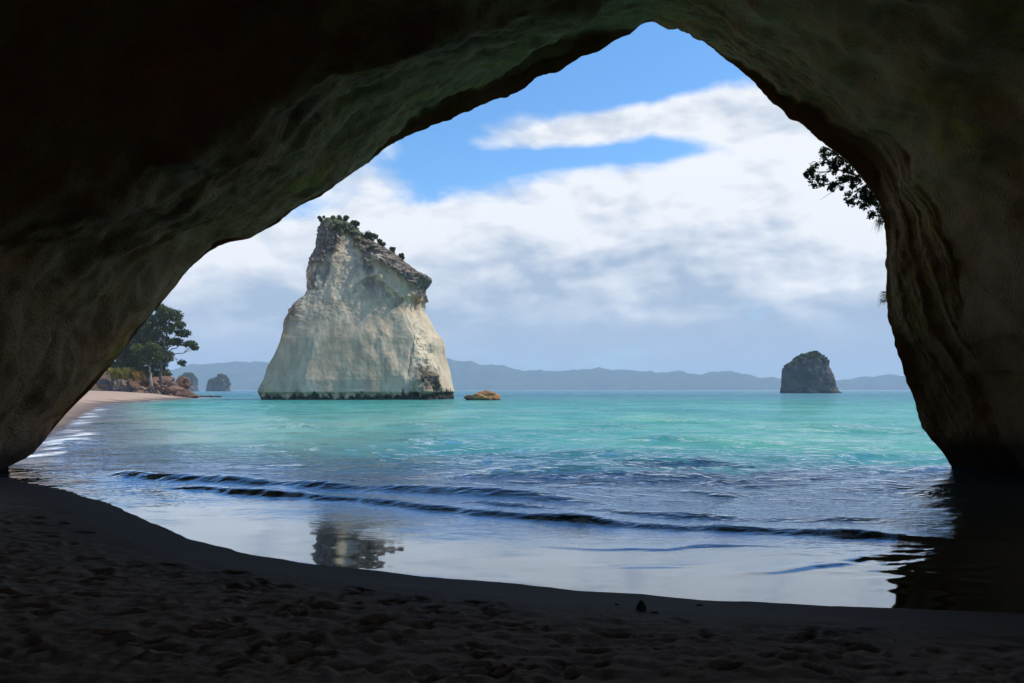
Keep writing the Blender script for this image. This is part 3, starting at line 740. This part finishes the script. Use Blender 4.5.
def tube(V, Fq, pts, radii, k=7):
    pts = [Vector(p) for p in pts]; base = len(V)
    for i, p in enumerate(pts):
        dirn = (pts[min(i + 1, len(pts) - 1)] - pts[max(i - 1, 0)]).normalized()
        a_ = dirn.cross(Vector((0.3, 1, 0.2))); a_.normalize(); b_ = dirn.cross(a_)
        for j in range(k):
            th = 2 * math.pi * j / k
            V.append(tuple(p + (a_ * math.cos(th) + b_ * math.sin(th)) * radii[i]))
    for i in range(len(pts) - 1):
        for j in range(k):
            Fq.append((base + i * k + j, base + i * k + (j + 1) % k, base + (i + 1) * k + (j + 1) % k, base + (i + 1) * k + j))
def wiggle(a, b, n=6, amp=0.08, sag=0.0):
    a = Vector(a); b = Vector(b); L = (b - a).length; out = []
    for i in range(n):
        f_ = i / (n - 1); q = a.lerp(b, f_)
        if 0 < i < n - 1: q += Vector((random.uniform(-1, 1), random.uniform(-1, 1), random.uniform(-1, 1))) * amp * L
        q.z -= sag * math.sin(math.pi * f_) * L
        out.append(q)
    return out
def tree(name, label, base, clumps, n, leaf, lmat, bmat, r0_=0.35, lean=None, group=None, forks=None):
    """tapered trunk that forks into a limb for every clump of the crown"""
    root = thing(name, label, 'tree', base, group)
    b = Vector(base)
    cl = [((Vector(c_[0]) - b), c_[1]) for c_ in clumps]
    cen = sum((c_[0] for c_ in cl), Vector()) / len(cl)
    fork = Vector(lean) - b if lean else Vector((cen.x * 0.4, cen.y * 0.4, cen.z * 0.5))
    V, Fq = [], []
    tp = wiggle((0, 0, -0.6), fork, 8, 0.04)
    tube(V, Fq, tp, [r0_ * (1.25 - 0.65 * i / 7) for i in range(8)], 9)
    for cc, rr_ in cl:
        st = tp[-1] if random.random() < 0.6 else tp[-2]
        lp_ = wiggle(st, cc, 7, 0.06)
        tube(V, Fq, lp_, [r0_ * (0.5 - 0.42 * i / 6) for i in range(7)], 6)
        for q in range(3):
            rv = rr_ if not isinstance(rr_, tuple) else rr_[0]
            tip = cc + Vector((random.uniform(-1, 1), random.uniform(-1, 1), random.uniform(-0.6, 1))) * rv * 0.9
            tube(V, Fq, wiggle(lp_[4], tip, 5, 0.08), [r0_ * 0.14 * (1 - 0.18 * i) for i in range(5)], 5)
    obj("trunk", mesh_arrays("trunk", V, Fq), bmat, root)
    obj("crown", leaves_mesh("crown", [(*c_[0], c_[1]) for c_ in cl], n, leaf), lmat, root)
    return root

# shrubs on the summit of the stack
def stack_pt(px, py_, back=0.35):
    k = np.argmin((STACK_PX - px) ** 2 + (STACK_PY - py_) ** 2 + np.where(cys > -0.1, 0, 0) + 300 * (cys + back) ** 2)
    return tuple(STACK_G.reshape(-1, 3)[k])
def shrub(label, px, py_, wpx, hpx, group, n=260, sz=0.22, back=0.2, mat=None):
    wpx *= 1.25; hpx *= 0.95; n = int(n * 1.3)
    p = stack_pt(px, py_ , back)
    root = thing("shrub", label, 'shrub', p, group)
    k_ = YS / F
    V, Fq = [], []
    cl = []
    for q in range(max(7, int(wpx / 1.6))):
        cx_, cz_ = random.uniform(-0.5, 0.5) * wpx * k_ * 0.8, random.uniform(-0.05, 0.58) * hpx * k_
        cyy = random.uniform(-0.4, 0.4) * wpx * k_ * 0.6
        r_ = random.uniform(0.16, 0.34) * max(hpx, wpx * 0.45) * k_
        cl.append((cx_, cyy, cz_, r_))
        tube(V, Fq, wiggle((cx_ * 0.3, cyy * 0.3, -0.5), (cx_, cyy, cz_), 5, 0.06), [0.10, 0.09, 0.07, 0.05, 0.03], 5)
    obj("stems", mesh_arrays("stems", V, Fq), M_bark, root)
    obj("foliage", leaves_mesh("foliage", cl, n * 3, sz, 0.7, 0.25), mat or M_shrub, root)
SG = 'shrubs growing on the top of the rock stack'
shrub('low spreading olive shrub on the highest left corner of the rock stack', 322, 217, 12, 6, SG, 260)
shrub('broad low shrub covering the flat summit of the rock stack', 333, 217, 16, 7, SG, 420)
shrub('dark shrub hanging at the right end of the stack summit', 345, 224, 11, 8, SG, 260)
shrub('upright bushy shrub like a little tree on the sloping shoulder of the stack', 364, 236, 15, 15, SG, 520)
shrub('small rounded shrub behind the upright one on the stack shoulder', 373, 241, 7, 9, SG, 180)
shrub('small dark shrub midway down the right slope of the stack', 384, 248, 8, 7, SG, 200)
shrub('lowest shrub on the right slope of the stack above the overhang', 394, 256, 10, 8, SG, 240)
shrub('drooping green shrub on the stack face just below its summit', 338, 228, 12, 8, SG, 260, 0.22, 0.85)
shrub('dry tuft on the stack shoulder below the upright shrub', 372, 250, 9, 5, SG, 160, 0.2, 0.85)
shrub('tiny shrub clinging to the left edge of the stack', 308, 256, 5, 5, SG, 90, 0.2, 0.25)

# ------------------------------------------------------------------ rocks
import bmesh
def rock_mesh(name, dx, dy, dz, seed, sub=4, rough=0.35, flat=0.35, ang=0.6):
    bm = bmesh.new(); bmesh.ops.create_icosphere(bm, subdivisions=sub, radius=1.0)
    co = np.array([v.co[:] for v in bm.verts])
    n0 = co.copy()
    r_ = 1 + rough * fbm(n0[:, 0] * 1.1 + seed, n0[:, 1] * 1.1, n0[:, 2] * 1.1, 4) + 0.25 * rough * ridged(n0[:, 0] * 2 + seed, n0[:, 1] * 2, n0[:, 2] * 3, 3)
    # chop with random planes for angular faces
    rs = np.random.default_rng(int(seed * 10) + 1)
    for k in range(9):
        pn = rs.normal(size=3); pn /= np.linalg.norm(pn); lim = rs.uniform(0.72, 0.98)
        dt = (n0 * r_[:, None]) @ pn
        r_ = np.where(dt > lim, r_ * (1 - ang * (1 - lim / np.maximum(dt, 1e-6))), r_)
    co = n0 * r_[:, None] * np.array([dx, dy, dz])
    co[:, 2] = np.where(co[:, 2] < -flat * dz, -flat * dz + 0.25 * (co[:, 2] + flat * dz), co[:, 2])
    co[:, 2] += flat * dz * 0.8
    for v, p in zip(bm.verts, co): v.co = p
    me = bpy.data.meshes.new(name); bm.to_mesh(me); bm.free()
    me.polygons.foreach_set('use_smooth', np.ones(len(me.polygons), bool)); me.update()
    return me
def rock_mat(name, a, b, c_, wetline=None, scale=0.8):
    m, t = new_mat(name); pos = t.pos()
    n = t.noise(pos, scale, 6, 0.62, 0.3); n2_ = t.noise(pos, scale * 6, 5, 0.65)
    cc = t.mix(t.ramp(n, 0.36, 0.64), a, b); cc = t.mix(t.ramp(n2_, 0.48, 0.7, 0, 0.7), cc, c_)
    if wetline is not None:
        sp = t.node('ShaderNodeSeparateXYZ'); t.l.new(pos, sp.inputs[0])
        cc = t.mix(t.ramp(t.add(sp.outputs[2], t.mul(t.sub(n, 0.5), wetline)), wetline * 0.5, wetline, 0.9, 0.0), cc, (0.04, 0.033, 0.027))
    finish(t, principled(t, cc, 0.95, t.bump(t.add(t.mul(n, 0.6), t.mul(n2_, 0.4)), 0.7, 0.3 / scale), 0.1)); return m
M_red = rock_mat("red_rock", (0.18, 0.10, 0.068), (0.30, 0.175, 0.12), (0.085, 0.05, 0.04), 0.5, 0.5)
M_grey = rock_mat("brown_grey_rock", (0.13, 0.10, 0.085), (0.24, 0.19, 0.155), (0.07, 0.055, 0.045), 0.5, 0.5)
M_orange = rock_mat("orange_rock", (0.40, 0.20, 0.075), (0.50, 0.28, 0.11), (0.22, 0.11, 0.05), 0.4, 0.4)
M_isle = rock_mat("islet_rock", (0.085, 0.075, 0.062), (0.175, 0.15, 0.12), (0.05, 0.045, 0.04), 1.5, 0.12)
M_peb = rock_mat("pebble_stone", (0.05, 0.046, 0.042), (0.10, 0.09, 0.08), (0.03, 0.028, 0.026), None, 20.0)
M_shell = rock_mat("pale_shell", (0.45, 0.40, 0.34), (0.6, 0.55, 0.48), (0.3, 0.27, 0.22), None, 20.0)

# orange boulder in the sea right of the stack
o = obj("boulder", rock_mesh("boulder", 4.1, 2.8, 1.55, 6.2, 5, 0.35, 0.25, 0.95), M_orange, None, (W(482, 401)[0] * 0.99, 176, -0.15))
tag(o, 'low orange brown boulder in the sea beside the foot of the rock stack', 'boulder')

# headland boulders: (px, py base, width px, height px, red?)
bl_ = [(98, 396, 12, 9, 0), (109, 395, 13, 11, 0), (118, 396, 15, 9, 0), (127, 395, 13, 13, 0), (137, 396, 13, 10, 1), (146, 395.5, 12, 9, 0), (152, 396.5, 9, 12, 0),
       (147, 384, 12, 9, 1), (160, 385, 22, 13, 1), (164, 394, 20, 14, 1), (176, 396, 18, 13, 1), (181, 386, 15, 12, 1), (187, 396, 14, 9, 1), (157, 397.5, 9, 7, 0), (196, 397, 13, 4.2, 1), (207, 397, 12, 3.2, 1), (217, 396.5, 8, 2.4, 0),
       (105, 386, 14, 10, 0), (119, 387, 14, 11, 0), (133, 386, 12, 12, 1), (142, 391, 10, 7, 1), (171, 397.4, 8, 5, 1), (113, 397, 7, 4, 1), (90, 395, 11, 8, 0)]
blab = ['grey brown boulder half hidden by the cave wall at the left end of the rocks', 'grey boulder above the pink sand left of the flax', 'low flat boulder at the sand edge under the flax', 'tall brown boulder standing under the orange flax',
        'reddish boulder at the sand edge right of the flax', 'small grey boulder between the flax and the pale trunk', 'narrow dark boulder at the foot of the pale trunk', 'reddish boulder behind the pale trunk', 'broad red rock slope right of the pale trunk',
        'big red boulder under the leaning tree', 'rounded red brown boulder with a dark cleft near the point', 'dark red boulder on top of the point rocks', 'red boulder at the seaward side of the point', 'dark wet boulder standing at the end of the pink sand',
        'low red ledge rock reaching into the water off the point', 'flat red rock awash beyond the point', 'outermost tiny rock awash off the point', 'grey boulder up the bank beside the cave wall', 'brown boulder up the bank under the flax clumps',
        'orange brown boulder up the bank behind the flax', 'small red boulder wedged between flax and trunk', 'small red rock at the waterline below the red slope', 'small reddish rock lying alone on the pink sand', 'boulder farthest left behind the cave wall']
for k, ((px, pyb, wp, hp_, red), lb) in enumerate(zip(bl_, blab)):
    Yd = 222 + (397 - pyb) * 1.6 + (k % 3)
    if k in (14, 15, 16): Yd = 250
    sc = Yd / F
    x_, y_, z_ = P(px, pyb, Yd)
    o = obj("boulder", rock_mesh("boulder", wp * sc * 0.56, wp * sc * 0.5, hp_ * sc * 0.66, 1.7 * k + 0.3, 5, 0.62, 0.4, 1.0), M_red if red else M_grey, None, (x_, y_, z_ - 0.4))
    o.rotation_euler = (0, 0, k * 1.3)
    o.scale = (1, 1, 1)
    tag(o, lb, 'boulder', 'boulders along the left headland')

# the headland bank itself
na, nr = 160, 120
A, B = np.meshgrid(np.linspace(-230, -76, na), np.linspace(206, 330, nr), indexing='ij')
rr_ = np.sqrt(((A + 196) / 80) ** 2 + ((B - 282) / 52) ** 2)
hz = 22 * np.clip(1 - rr_, -0.2, 1) ** 1.0 if False else 24 * sstep(1 - rr_, -0.02, 0.75) - 1.5 + 1.6 * fbm(A * 0.12, B * 0.12, 0 * A, 4) * sstep(1 - rr_, 0, 0.2) + 0.5 * ridged(A * 0.25, B * 0.25, 0 * A, 3) * sstep(1 - rr_, 0, 0.2)
bm_, t = new_mat("headland_earth"); pos = t.pos(); n = t.noise(pos, 0.25, 6, 0.62)
finish(t, principled(t, t.mix(t.ramp(n, 0.4, 0.62), (0.17, 0.09, 0.06), (0.07, 0.065, 0.04)), 0.95, t.bump(n, 0.8, 0.8), 0.1))
kind(obj("headland", mesh_arrays("headland", np.stack([A, B, hz], -1), grid_quads(na, nr)), bm_), 'structure', 'steep earth bank of the left headland behind the boulders', 'headland')

# headland trees
def C3(px, py_, Yd, rpx, dy=0.0, sq=0.8):
    r_ = rpx * Yd / F
    return (P(px, py_, Yd + dy), (r_, r_, r_ * sq))
G1 = 'trees on the left headland'
YT = 232
tree("coastal_tree", 'tall spreading dark tree leaning out over the sea on the left headland', P(160, 388, YT),
     [C3(166, 313, YT, 9), C3(175, 316, YT, 8, 2), C3(180, 325, YT, 6, -1, 0.7), C3(183, 333, YT, 8, 0, 0.55), C3(190, 344, YT, 7, -1, 0.5), C3(195, 348, YT, 4, 0, 0.6), C3(176, 342, YT, 8, 1, 0.55), C3(168, 328, YT, 8, 2),
      C3(158, 320, YT, 9, 1), C3(152, 332, YT, 10, 2), C3(162, 341, YT, 9, 3), C3(156, 350, YT, 10, 3), C3(182, 363, YT, 4.2, -1, 0.8), C3(160, 308, YT, 6, 1)],
     6500, 0.38, M_dark, M_bark, 0.45, P(162, 352, YT), G1)
tree("coastal_tree", 'pale trunked tree with a thin open crown above the sand of the headland', P(153, 394, 226),
     [C3(152, 348, 226, 8), C3(146, 356, 226, 7), C3(158, 356, 226, 6), C3(138, 350, 226, 8), C3(150, 362, 226, 5)], 1700, 0.4, M_mid, M_pale, 0.42, P(150, 366, 226), G1)
tree("coastal_tree", 'dense dark evergreen tree filling the bank between the pale trunk and the cave wall', P(135, 386, 246),
     [C3(146, 336, 246, 11), C3(140, 348, 246, 12), C3(130, 342, 246, 11), C3(148, 322, 246, 9), C3(138, 330, 246, 10), C3(134, 360, 246, 11), C3(146, 366, 246, 9), C3(160, 364, 246, 8), C3(166, 356, 246, 8), C3(164, 374, 246, 7), C3(152, 374, 246, 8), C3(140, 374, 246, 9), C3(128, 368, 246, 9), C3(156, 380, 246, 6), C3(144, 358, 246, 9), C3(124, 354, 246, 9)], 10500, 0.42, M_dark, M_bark, 0.6, None, G1)
tree("coastal_tree", 'dark tree mostly hidden behind the left cave wall on the headland', P(112, 384, 252),
     [C3(122, 356, 252, 10), C3(112, 350, 252, 12), C3(116, 368, 252, 10), C3(126, 372, 252, 8), C3(104, 362, 252, 10), C3(104, 344, 252, 11), C3(120, 376, 252, 8), C3(130, 360, 252, 9)], 5200, 0.42, M_mid, M_bark, 0.55, None, G1)
# flax clumps
def flax(label, px, py_, wpx, hpx, mat, group, n=150, Yd=224):
    base = P(px, py_, Yd); k_ = Yd / F
    root_ = []
    V = []; Q = []
    for i in range(n):
        az_ = random.uniform(0, 2 * math.pi); L = hpx * k_ * random.uniform(0.65, 1.15); out = wpx * k_ * 0.5 * random.uniform(0.1, 1.3)
        wd = 0.16; ox, oy = math.cos(az_) * random.uniform(0.1, 1.5), math.sin(az_) * random.uniform(0.1, 1.5)
        tx, ty = -math.sin(az_) * wd, math.cos(az_) * wd
        pts_ = []
        for f_ in (0, 0.4, 0.75, 1.0):
            hz_ = L * (f_ - 0.45 * f_ ** 3) if i % 3 else L * (f_ - 0.75 * f_ ** 3)
            pts_.append((ox + math.cos(az_) * out * f_ ** 1.6, oy + math.sin(az_) * out * f_ ** 1.6, hz_))
        b0 = len(V)
        for q, f_ in zip(pts_, (1, 0.9, 0.6, 0.12)):
            V.append((q[0] - tx * f_, q[1] - ty * f_, q[2])); V.append((q[0] + tx * f_, q[1] + ty * f_, q[2]))
        for s in range(3): Q.append((b0 + 2 * s, b0 + 2 * s + 1, b0 + 2 * s + 3, b0 + 2 * s + 2))
    o = obj("flax_plant", mesh_arrays("flax_plant", V, Q, False), mat, None, base)
    tag(o, label, 'plant', group)
M_flax2 = leaf_mat("orange_flax_blades", (0.36, 0.21, 0.05), (0.40, 0.26, 0.08), (0.26, 0.20, 0.05), 0.3)
FG = 'flax clumps on the headland bank'
flax('yellow green flax clump close beside the left cave wall', 117, 379, 17, 18, M_flax, FG)
flax('large bright yellow green flax clump in the middle of its row', 127, 379, 20, 19, M_flax, FG, 190)
flax('orange brown flax clump nearest the pale trunk', 138, 381, 16, 17, M_flax2, FG)

# ------------------------------------------------------------------ islets
def islet(name, label, px, pyb, Yd, prof_l, prof_r, depth, mat, seed, group=None, bush=None):
    """lofted rock: outline given by half widths at heights (all in metres)"""
    NUi, NVi = 160, 90
    zl = np.array([p[0] for p in prof_l], float); xl_ = np.array([p[1] for p in prof_l], float)
    zr = np.array([p[0] for p in prof_r], float); xr_ = np.array([p[1] for p in prof_r], float)
    zz = np.linspace(-1.5, max(zl[-1], zr[-1]), NVi)
    L_ = np.interp(zz, zl, xl_); R_ = np.interp(zz, zr, xr_)
    th = np.linspace(0, 2 * np.pi, NUi, endpoint=False)
    TH, ZZ = np.meshgrid(th, zz, indexing='ij')
    m_ = (L_ + R_) / 2; h_ = (R_ - L_) / 2
    sq = 1 / (np.abs(np.cos(TH)) ** 3 + np.abs(np.sin(TH)) ** 3) ** (1 / 3.)
    gx_ = m_[None] + h_[None] * np.cos(TH) * sq; gy_ = h_[None] * depth * np.sin(TH) * sq
    dn = 1.0 * fbm(gx_ * 0.12 + seed, gy_ * 0.12, ZZ * 0.08, 4) + 0.6 * ridged(gx_ * 0.2 + seed, gy_ * 0.2, ZZ * 0.15, 3) - 0.4
    dn *= sstep(h_, 0.5, 5)[None]
    gx_ = gx_ + dn * np.cos(TH); gy_ = gy_ + dn * np.sin(TH)
    base = P(px, pyb, Yd); base = (base[0], base[1], 0)
    root = thing(name, label, 'rock islet', base, group)
    zz_ = ZZ + 0.5 * fbm(gx_ * 0.3, gy_ * 0.3, ZZ * 0.3 + seed, 3) * sstep(ZZ, 2, 6)
    Vv = np.stack([gx_, gy_, zz_], -1)
    obj("rock_body", mesh_arrays("rock_body", Vv, grid_quads(NUi, NVi, True)), mat, root)
    # bush clinging to the ledges
    zm = zz[-1]
    cand = Vv.reshape(-1, 3); zn = cand[:, 2] / zm
    nn_ = fbm(cand[:, 0] * 0.15 + seed, cand[:, 1] * 0.15, cand[:, 2] * 0.15, 3)
    pr = sstep(zn + 0.45 * nn_, bush[0], bush[1])
    sel = np.nonzero(rng.random(len(cand)) < pr * 0.085)[0]
    cl = [(*cand[i], random.uniform(0.5, 1.5) * bush[2]) for i in sel]
    if cl: 
        o_ = obj("bush_cover", leaves_mesh("bush_cover", cl, bush[3], bush[4], 0.8, 0.4), M_dark, root); o_['kind'] = 'stuff'
    return root
k5 = 587 / F
islet("rock_islet", 'steep dark rock islet with bush on its crown standing alone on the right', 810, 393, 587,
      [(-2, -29 * k5), (0, -28 * k5), (5 * k5, -27 * k5), (14 * k5, -26.5 * k5), (24 * k5, -26 * k5), (28 * k5, -22 * k5), (34 * k5, -14 * k5), (38 * k5, -7 * k5), (40 * k5, 0)],
      [(-2, 31 * k5), (0, 29 * k5), (2 * k5, 26.5 * k5), (8 * k5, 23 * k5), (20 * k5, 20 * k5), (25 * k5, 17.5 * k5), (33 * k5, 15 * k5), (38 * k5, 10 * k5), (40 * k5, 6 * k5)], 0.7, M_isle, 2.0, None, (0.55, 1.15, 1.1, 9000, 0.55))
k9 = 1450 * 0.85 / F
islet("rock_islet", 'hazy dome shaped islet just beyond the headland tree', 187, 391.3, 1450,
      [(-2, -13 * k9), (0, -13 * k9), (10 * k9, -10 * k9), (17 * k9, -7 * k9), (21 * k9, -1 * k9)],
      [(-2, 13 * k9), (0, 13 * k9), (6 * k9, 11 * k9), (14 * k9, 10 * k9), (20 * k9, 6 * k9), (21 * k9, 3 * k9)], 0.7, M_isle, 5.0, 'two small islets far off on the left', (0.2, 0.7, 1.9, 2600, 1.3))
islet("rock_islet", 'hazy blocky islet in open water between headland point and rock stack', 218, 391.3, 1450,
      [(-2, -14 * k9), (0, -13.5 * k9), (7 * k9, -11.5 * k9), (13 * k9, -9 * k9), (15 * k9, -4 * k9), (16.5 * k9, 1 * k9)],
      [(-2, 14 * k9), (0, 13.5 * k9), (8 * k9, 13 * k9), (14 * k9, 11 * k9), (18.5 * k9, 8 * k9), (19 * k9, 5 * k9)], 0.7, M_isle, 9.0, 'two small islets far off on the left', (0.2, 0.7, 1.9, 2600, 1.3))

# ------------------------------------------------------------------ tree hanging over the right rim
YO = 24.5
base = P(905, 190, 24.6)
root = thing("overhanging_tree", 'dark leafy branch hanging into the cave mouth from the right rim', 'tree', base)
bv = Vector(base)
tw = [[(905, 190), (880, 182), (858, 176), (842, 183), (830, 184), (815, 186)], [(880, 182), (868, 168), (850, 160), (835, 160), (822, 164)], [(858, 176), (840, 170), (825, 172), (812, 172), (806, 175)],
      [(880, 182), (872, 192), (866, 200), (862, 206)], [(872, 192), (860, 196), (850, 202)], [(905, 190), (892, 206), (884, 212), (873, 214)], [(868, 168), (856, 156), (846, 150), (841, 148)], [(842, 183), (832, 192), (820, 200)],
      [(880, 182), (878, 192), (876, 204)], [(850, 160), (840, 152), (829, 155)]]
V, Fq = [], []; ends = []
for k, br in enumerate(tw):
    pts_ = [Vector(P(x_, y_, YO + 0.25 * math.sin(k * 2.1 + i * 0.8))) - bv for i, (x_, y_) in enumerate(br)]
    r00 = 0.06 if k == 0 else 0.028
    if k == 7: r00 = 0.014
    tube(V, Fq, pts_, [r00 * (1 - 0.8 * i / (len(pts_) - 1)) for i in range(len(pts_))], 6)
    if k == 7: continue
    for i in range(len(pts_) - 1):
        for f_ in (0.15, 0.5, 0.85):
            if k == 0 and i < 1: continue
            q = pts_[i].lerp(pts_[i + 1], f_) + Vector((random.gauss(0, .14), random.gauss(0, .25), random.gauss(0.03, .14)))
            ends.append((q.x, q.y, q.z, random.uniform(0.09, 0.19)))
            tube(V, Fq, [pts_[i].lerp(pts_[i + 1], max(f_ - 0.1, 0)), q], [0.008, 0.004], 4)
    q = pts_[-1]; ends.append((q.x, q.y, q.z, 0.11))
for (x_, y_) in [(806, 175), (811, 183), (814, 186), (841, 188), (846, 200), (853, 204), (864, 207), (871, 214), (823, 155), (841, 148), (817, 164), (875, 195), (866, 186), (872, 186), (868, 178), (862, 172), (836, 160), (846, 176), (838, 165), (829, 163), (852, 165), (864, 196), (858, 190), (874, 202), (812, 170), (818, 176), (826, 180), (834, 173), (840, 178), (852, 172), (856, 158), (862, 163), (870, 170), (874, 180), (860, 182), (853, 186), (868, 200), (878, 208), (848, 166), (834, 152), (826, 160), (866, 176), (845, 170), (856, 196)]:
    q = Vector(P(x_, y_, YO + random.uniform(-0.3, 0.3))) - bv; ends.append((q.x, q.y, q.z, random.uniform(0.09, 0.15)))
obj("trunk", mesh_arrays("trunk", V, Fq), M_bark, root)
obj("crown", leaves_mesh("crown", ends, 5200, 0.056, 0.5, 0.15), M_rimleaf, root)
def tuft(label, px, py_, hpx, n=60):
    p = Vector(rim((px, py_))) + Vector((0.05, 0.15, 0.1))
    V, Q = [], []
    k_ = 23 / F
    for i in range(n):
        L = hpx * k_ * random.uniform(0.6, 1.2); a_ = random.uniform(-1, 1)
        st = Vector((random.uniform(-.08, .12), random.uniform(-.15, .15), random.uniform(-.15, .15)))
        m_ = st + Vector((-0.25 * L, 0.2 * a_ * L, 0.05 * L)); e_ = st + Vector((-0.42 * L + random.uniform(-.05, .05), 0.3 * a_ * L, -0.7 * L))
        wd = Vector((0.0, 0.004, 0.008)); b0 = len(V)
        for q, f_ in ((st, 1), (m_, 1), (e_, 0.2)): V.append(tuple(q - wd * f_)); V.append(tuple(q + wd * f_))
        Q += [(b0, b0 + 1, b0 + 3, b0 + 2), (b0 + 2, b0 + 3, b0 + 5, b0 + 4)]
    o = obj("grass_tuft", mesh_arrays("grass_tuft", V, Q, False), M_tuft, None, p)
    tag(o, label, 'grass tuft', 'grass tufts on the right rim of the cave')
tuft('drooping grass tuft on the right cave rim just below the hanging branch', 884, 222, 14, 80)
tuft('lower drooping grass tuft on the right cave rim halfway down', 886, 299, 9, 60)

# ------------------------------------------------------------------ small things on the sand
def on_sand(px, py_):
    lo, hi = 3.0, 24.0
    for _ in range(40):
        md = (lo + hi) / 2; x_, y_, z_ = P(px, py_, md)
        if z_ > sand_z(x_, y_): lo = md
        else: hi = md
    x_, y_, z_ = P(px, py_, lo)
    return x_, y_, sand_z(x_, y_)
x_, y_, z_ = on_sand(641, 610)
o = obj("stone", rock_mesh("stone", 0.045, 0.04, 0.07, 3.0, 3, 0.3, 0.4), M_peb, None, (x_, y_, z_ - 0.005)); tag(o, 'dark upright stone standing alone on the smooth wet sand near the water', 'stone')
peb = [(208, 627, 1, 'pale shell bit on the trampled sand at the left'), (300, 626, 1, 'pale shell bit left of the middle of the trampled sand'), (607, 612, 1, 'small pale shell left of the upright dark stone'), (666, 622, 1, 'small pale shell right below the upright dark stone'),
       (608, 650, 1, 'pale shell bit nearest the camera in the middle'), (617, 605, 0, 'flat dark pebble just left of the upright stone'), (655, 613, 0, 'flat dark pebble just right of the upright stone'), (906, 611, 1, 'tiny pale shell by the water on the right'),
       (752, 640, 1, 'pale shell bit right of centre in the trampled sand'), (700, 606, 0, 'small dark pebble on the smooth sand right of the stone'), (894, 640, 1, 'pale shell bit in the trampled sand at the right')]
for k, (px, py_, sh, lb) in enumerate(peb):
    x_, y_, z_ = on_sand(px, py_)
    o = obj("shell" if sh else "pebble", rock_mesh("shell" if sh else "pebble", 0.013 if sh else 0.035, 0.010 if sh else 0.022, 0.008 if sh else 0.010, 5.0 + k, 2, 0.3, 0.4), M_shell if sh else M_peb, None, (x_, y_, z_ + 0.002))
    o.rotation_euler = (0, 0, k)
    tag(o, lb, 'shell' if sh else 'pebble', 'shell bits on the sand' if sh else 'pebbles near the upright stone')

# ------------------------------------------------------------------ haze
HT = 290.0
V = [(sx_ * 9000, y_, z_) for z_ in (-5.0, HT) for y_ in (-75.0, 9000.0) for sx_ in (-1, 1)]
Q = [(0, 2, 3, 1), (4, 5, 7, 6), (0, 1, 5, 4), (2, 6, 7, 3), (0, 4, 6, 2), (1, 3, 7, 5)]
vm = bpy.data.materials.new("haze"); vm.use_nodes = True; vm.node_tree.nodes.clear(); t = NT(vm.node_tree)
pv = t.node('ShaderNodeVolumePrincipled'); pv.inputs['Color'].default_value = (0.74, 0.86, 1.0, 1); pv.inputs['Density'].default_value = 0.00014
pv.inputs['Anisotropy'].default_value = 0.0
o_ = t.node('ShaderNodeOutputMaterial'); t.l.new(pv.outputs[0], o_.inputs['Volume'])
vm.cycles.homogeneous_volume = True
kind(obj("haze", mesh_arrays("haze", V, Q, False), vm), 'stuff', 'pale blue sea haze over the bay', 'haze')
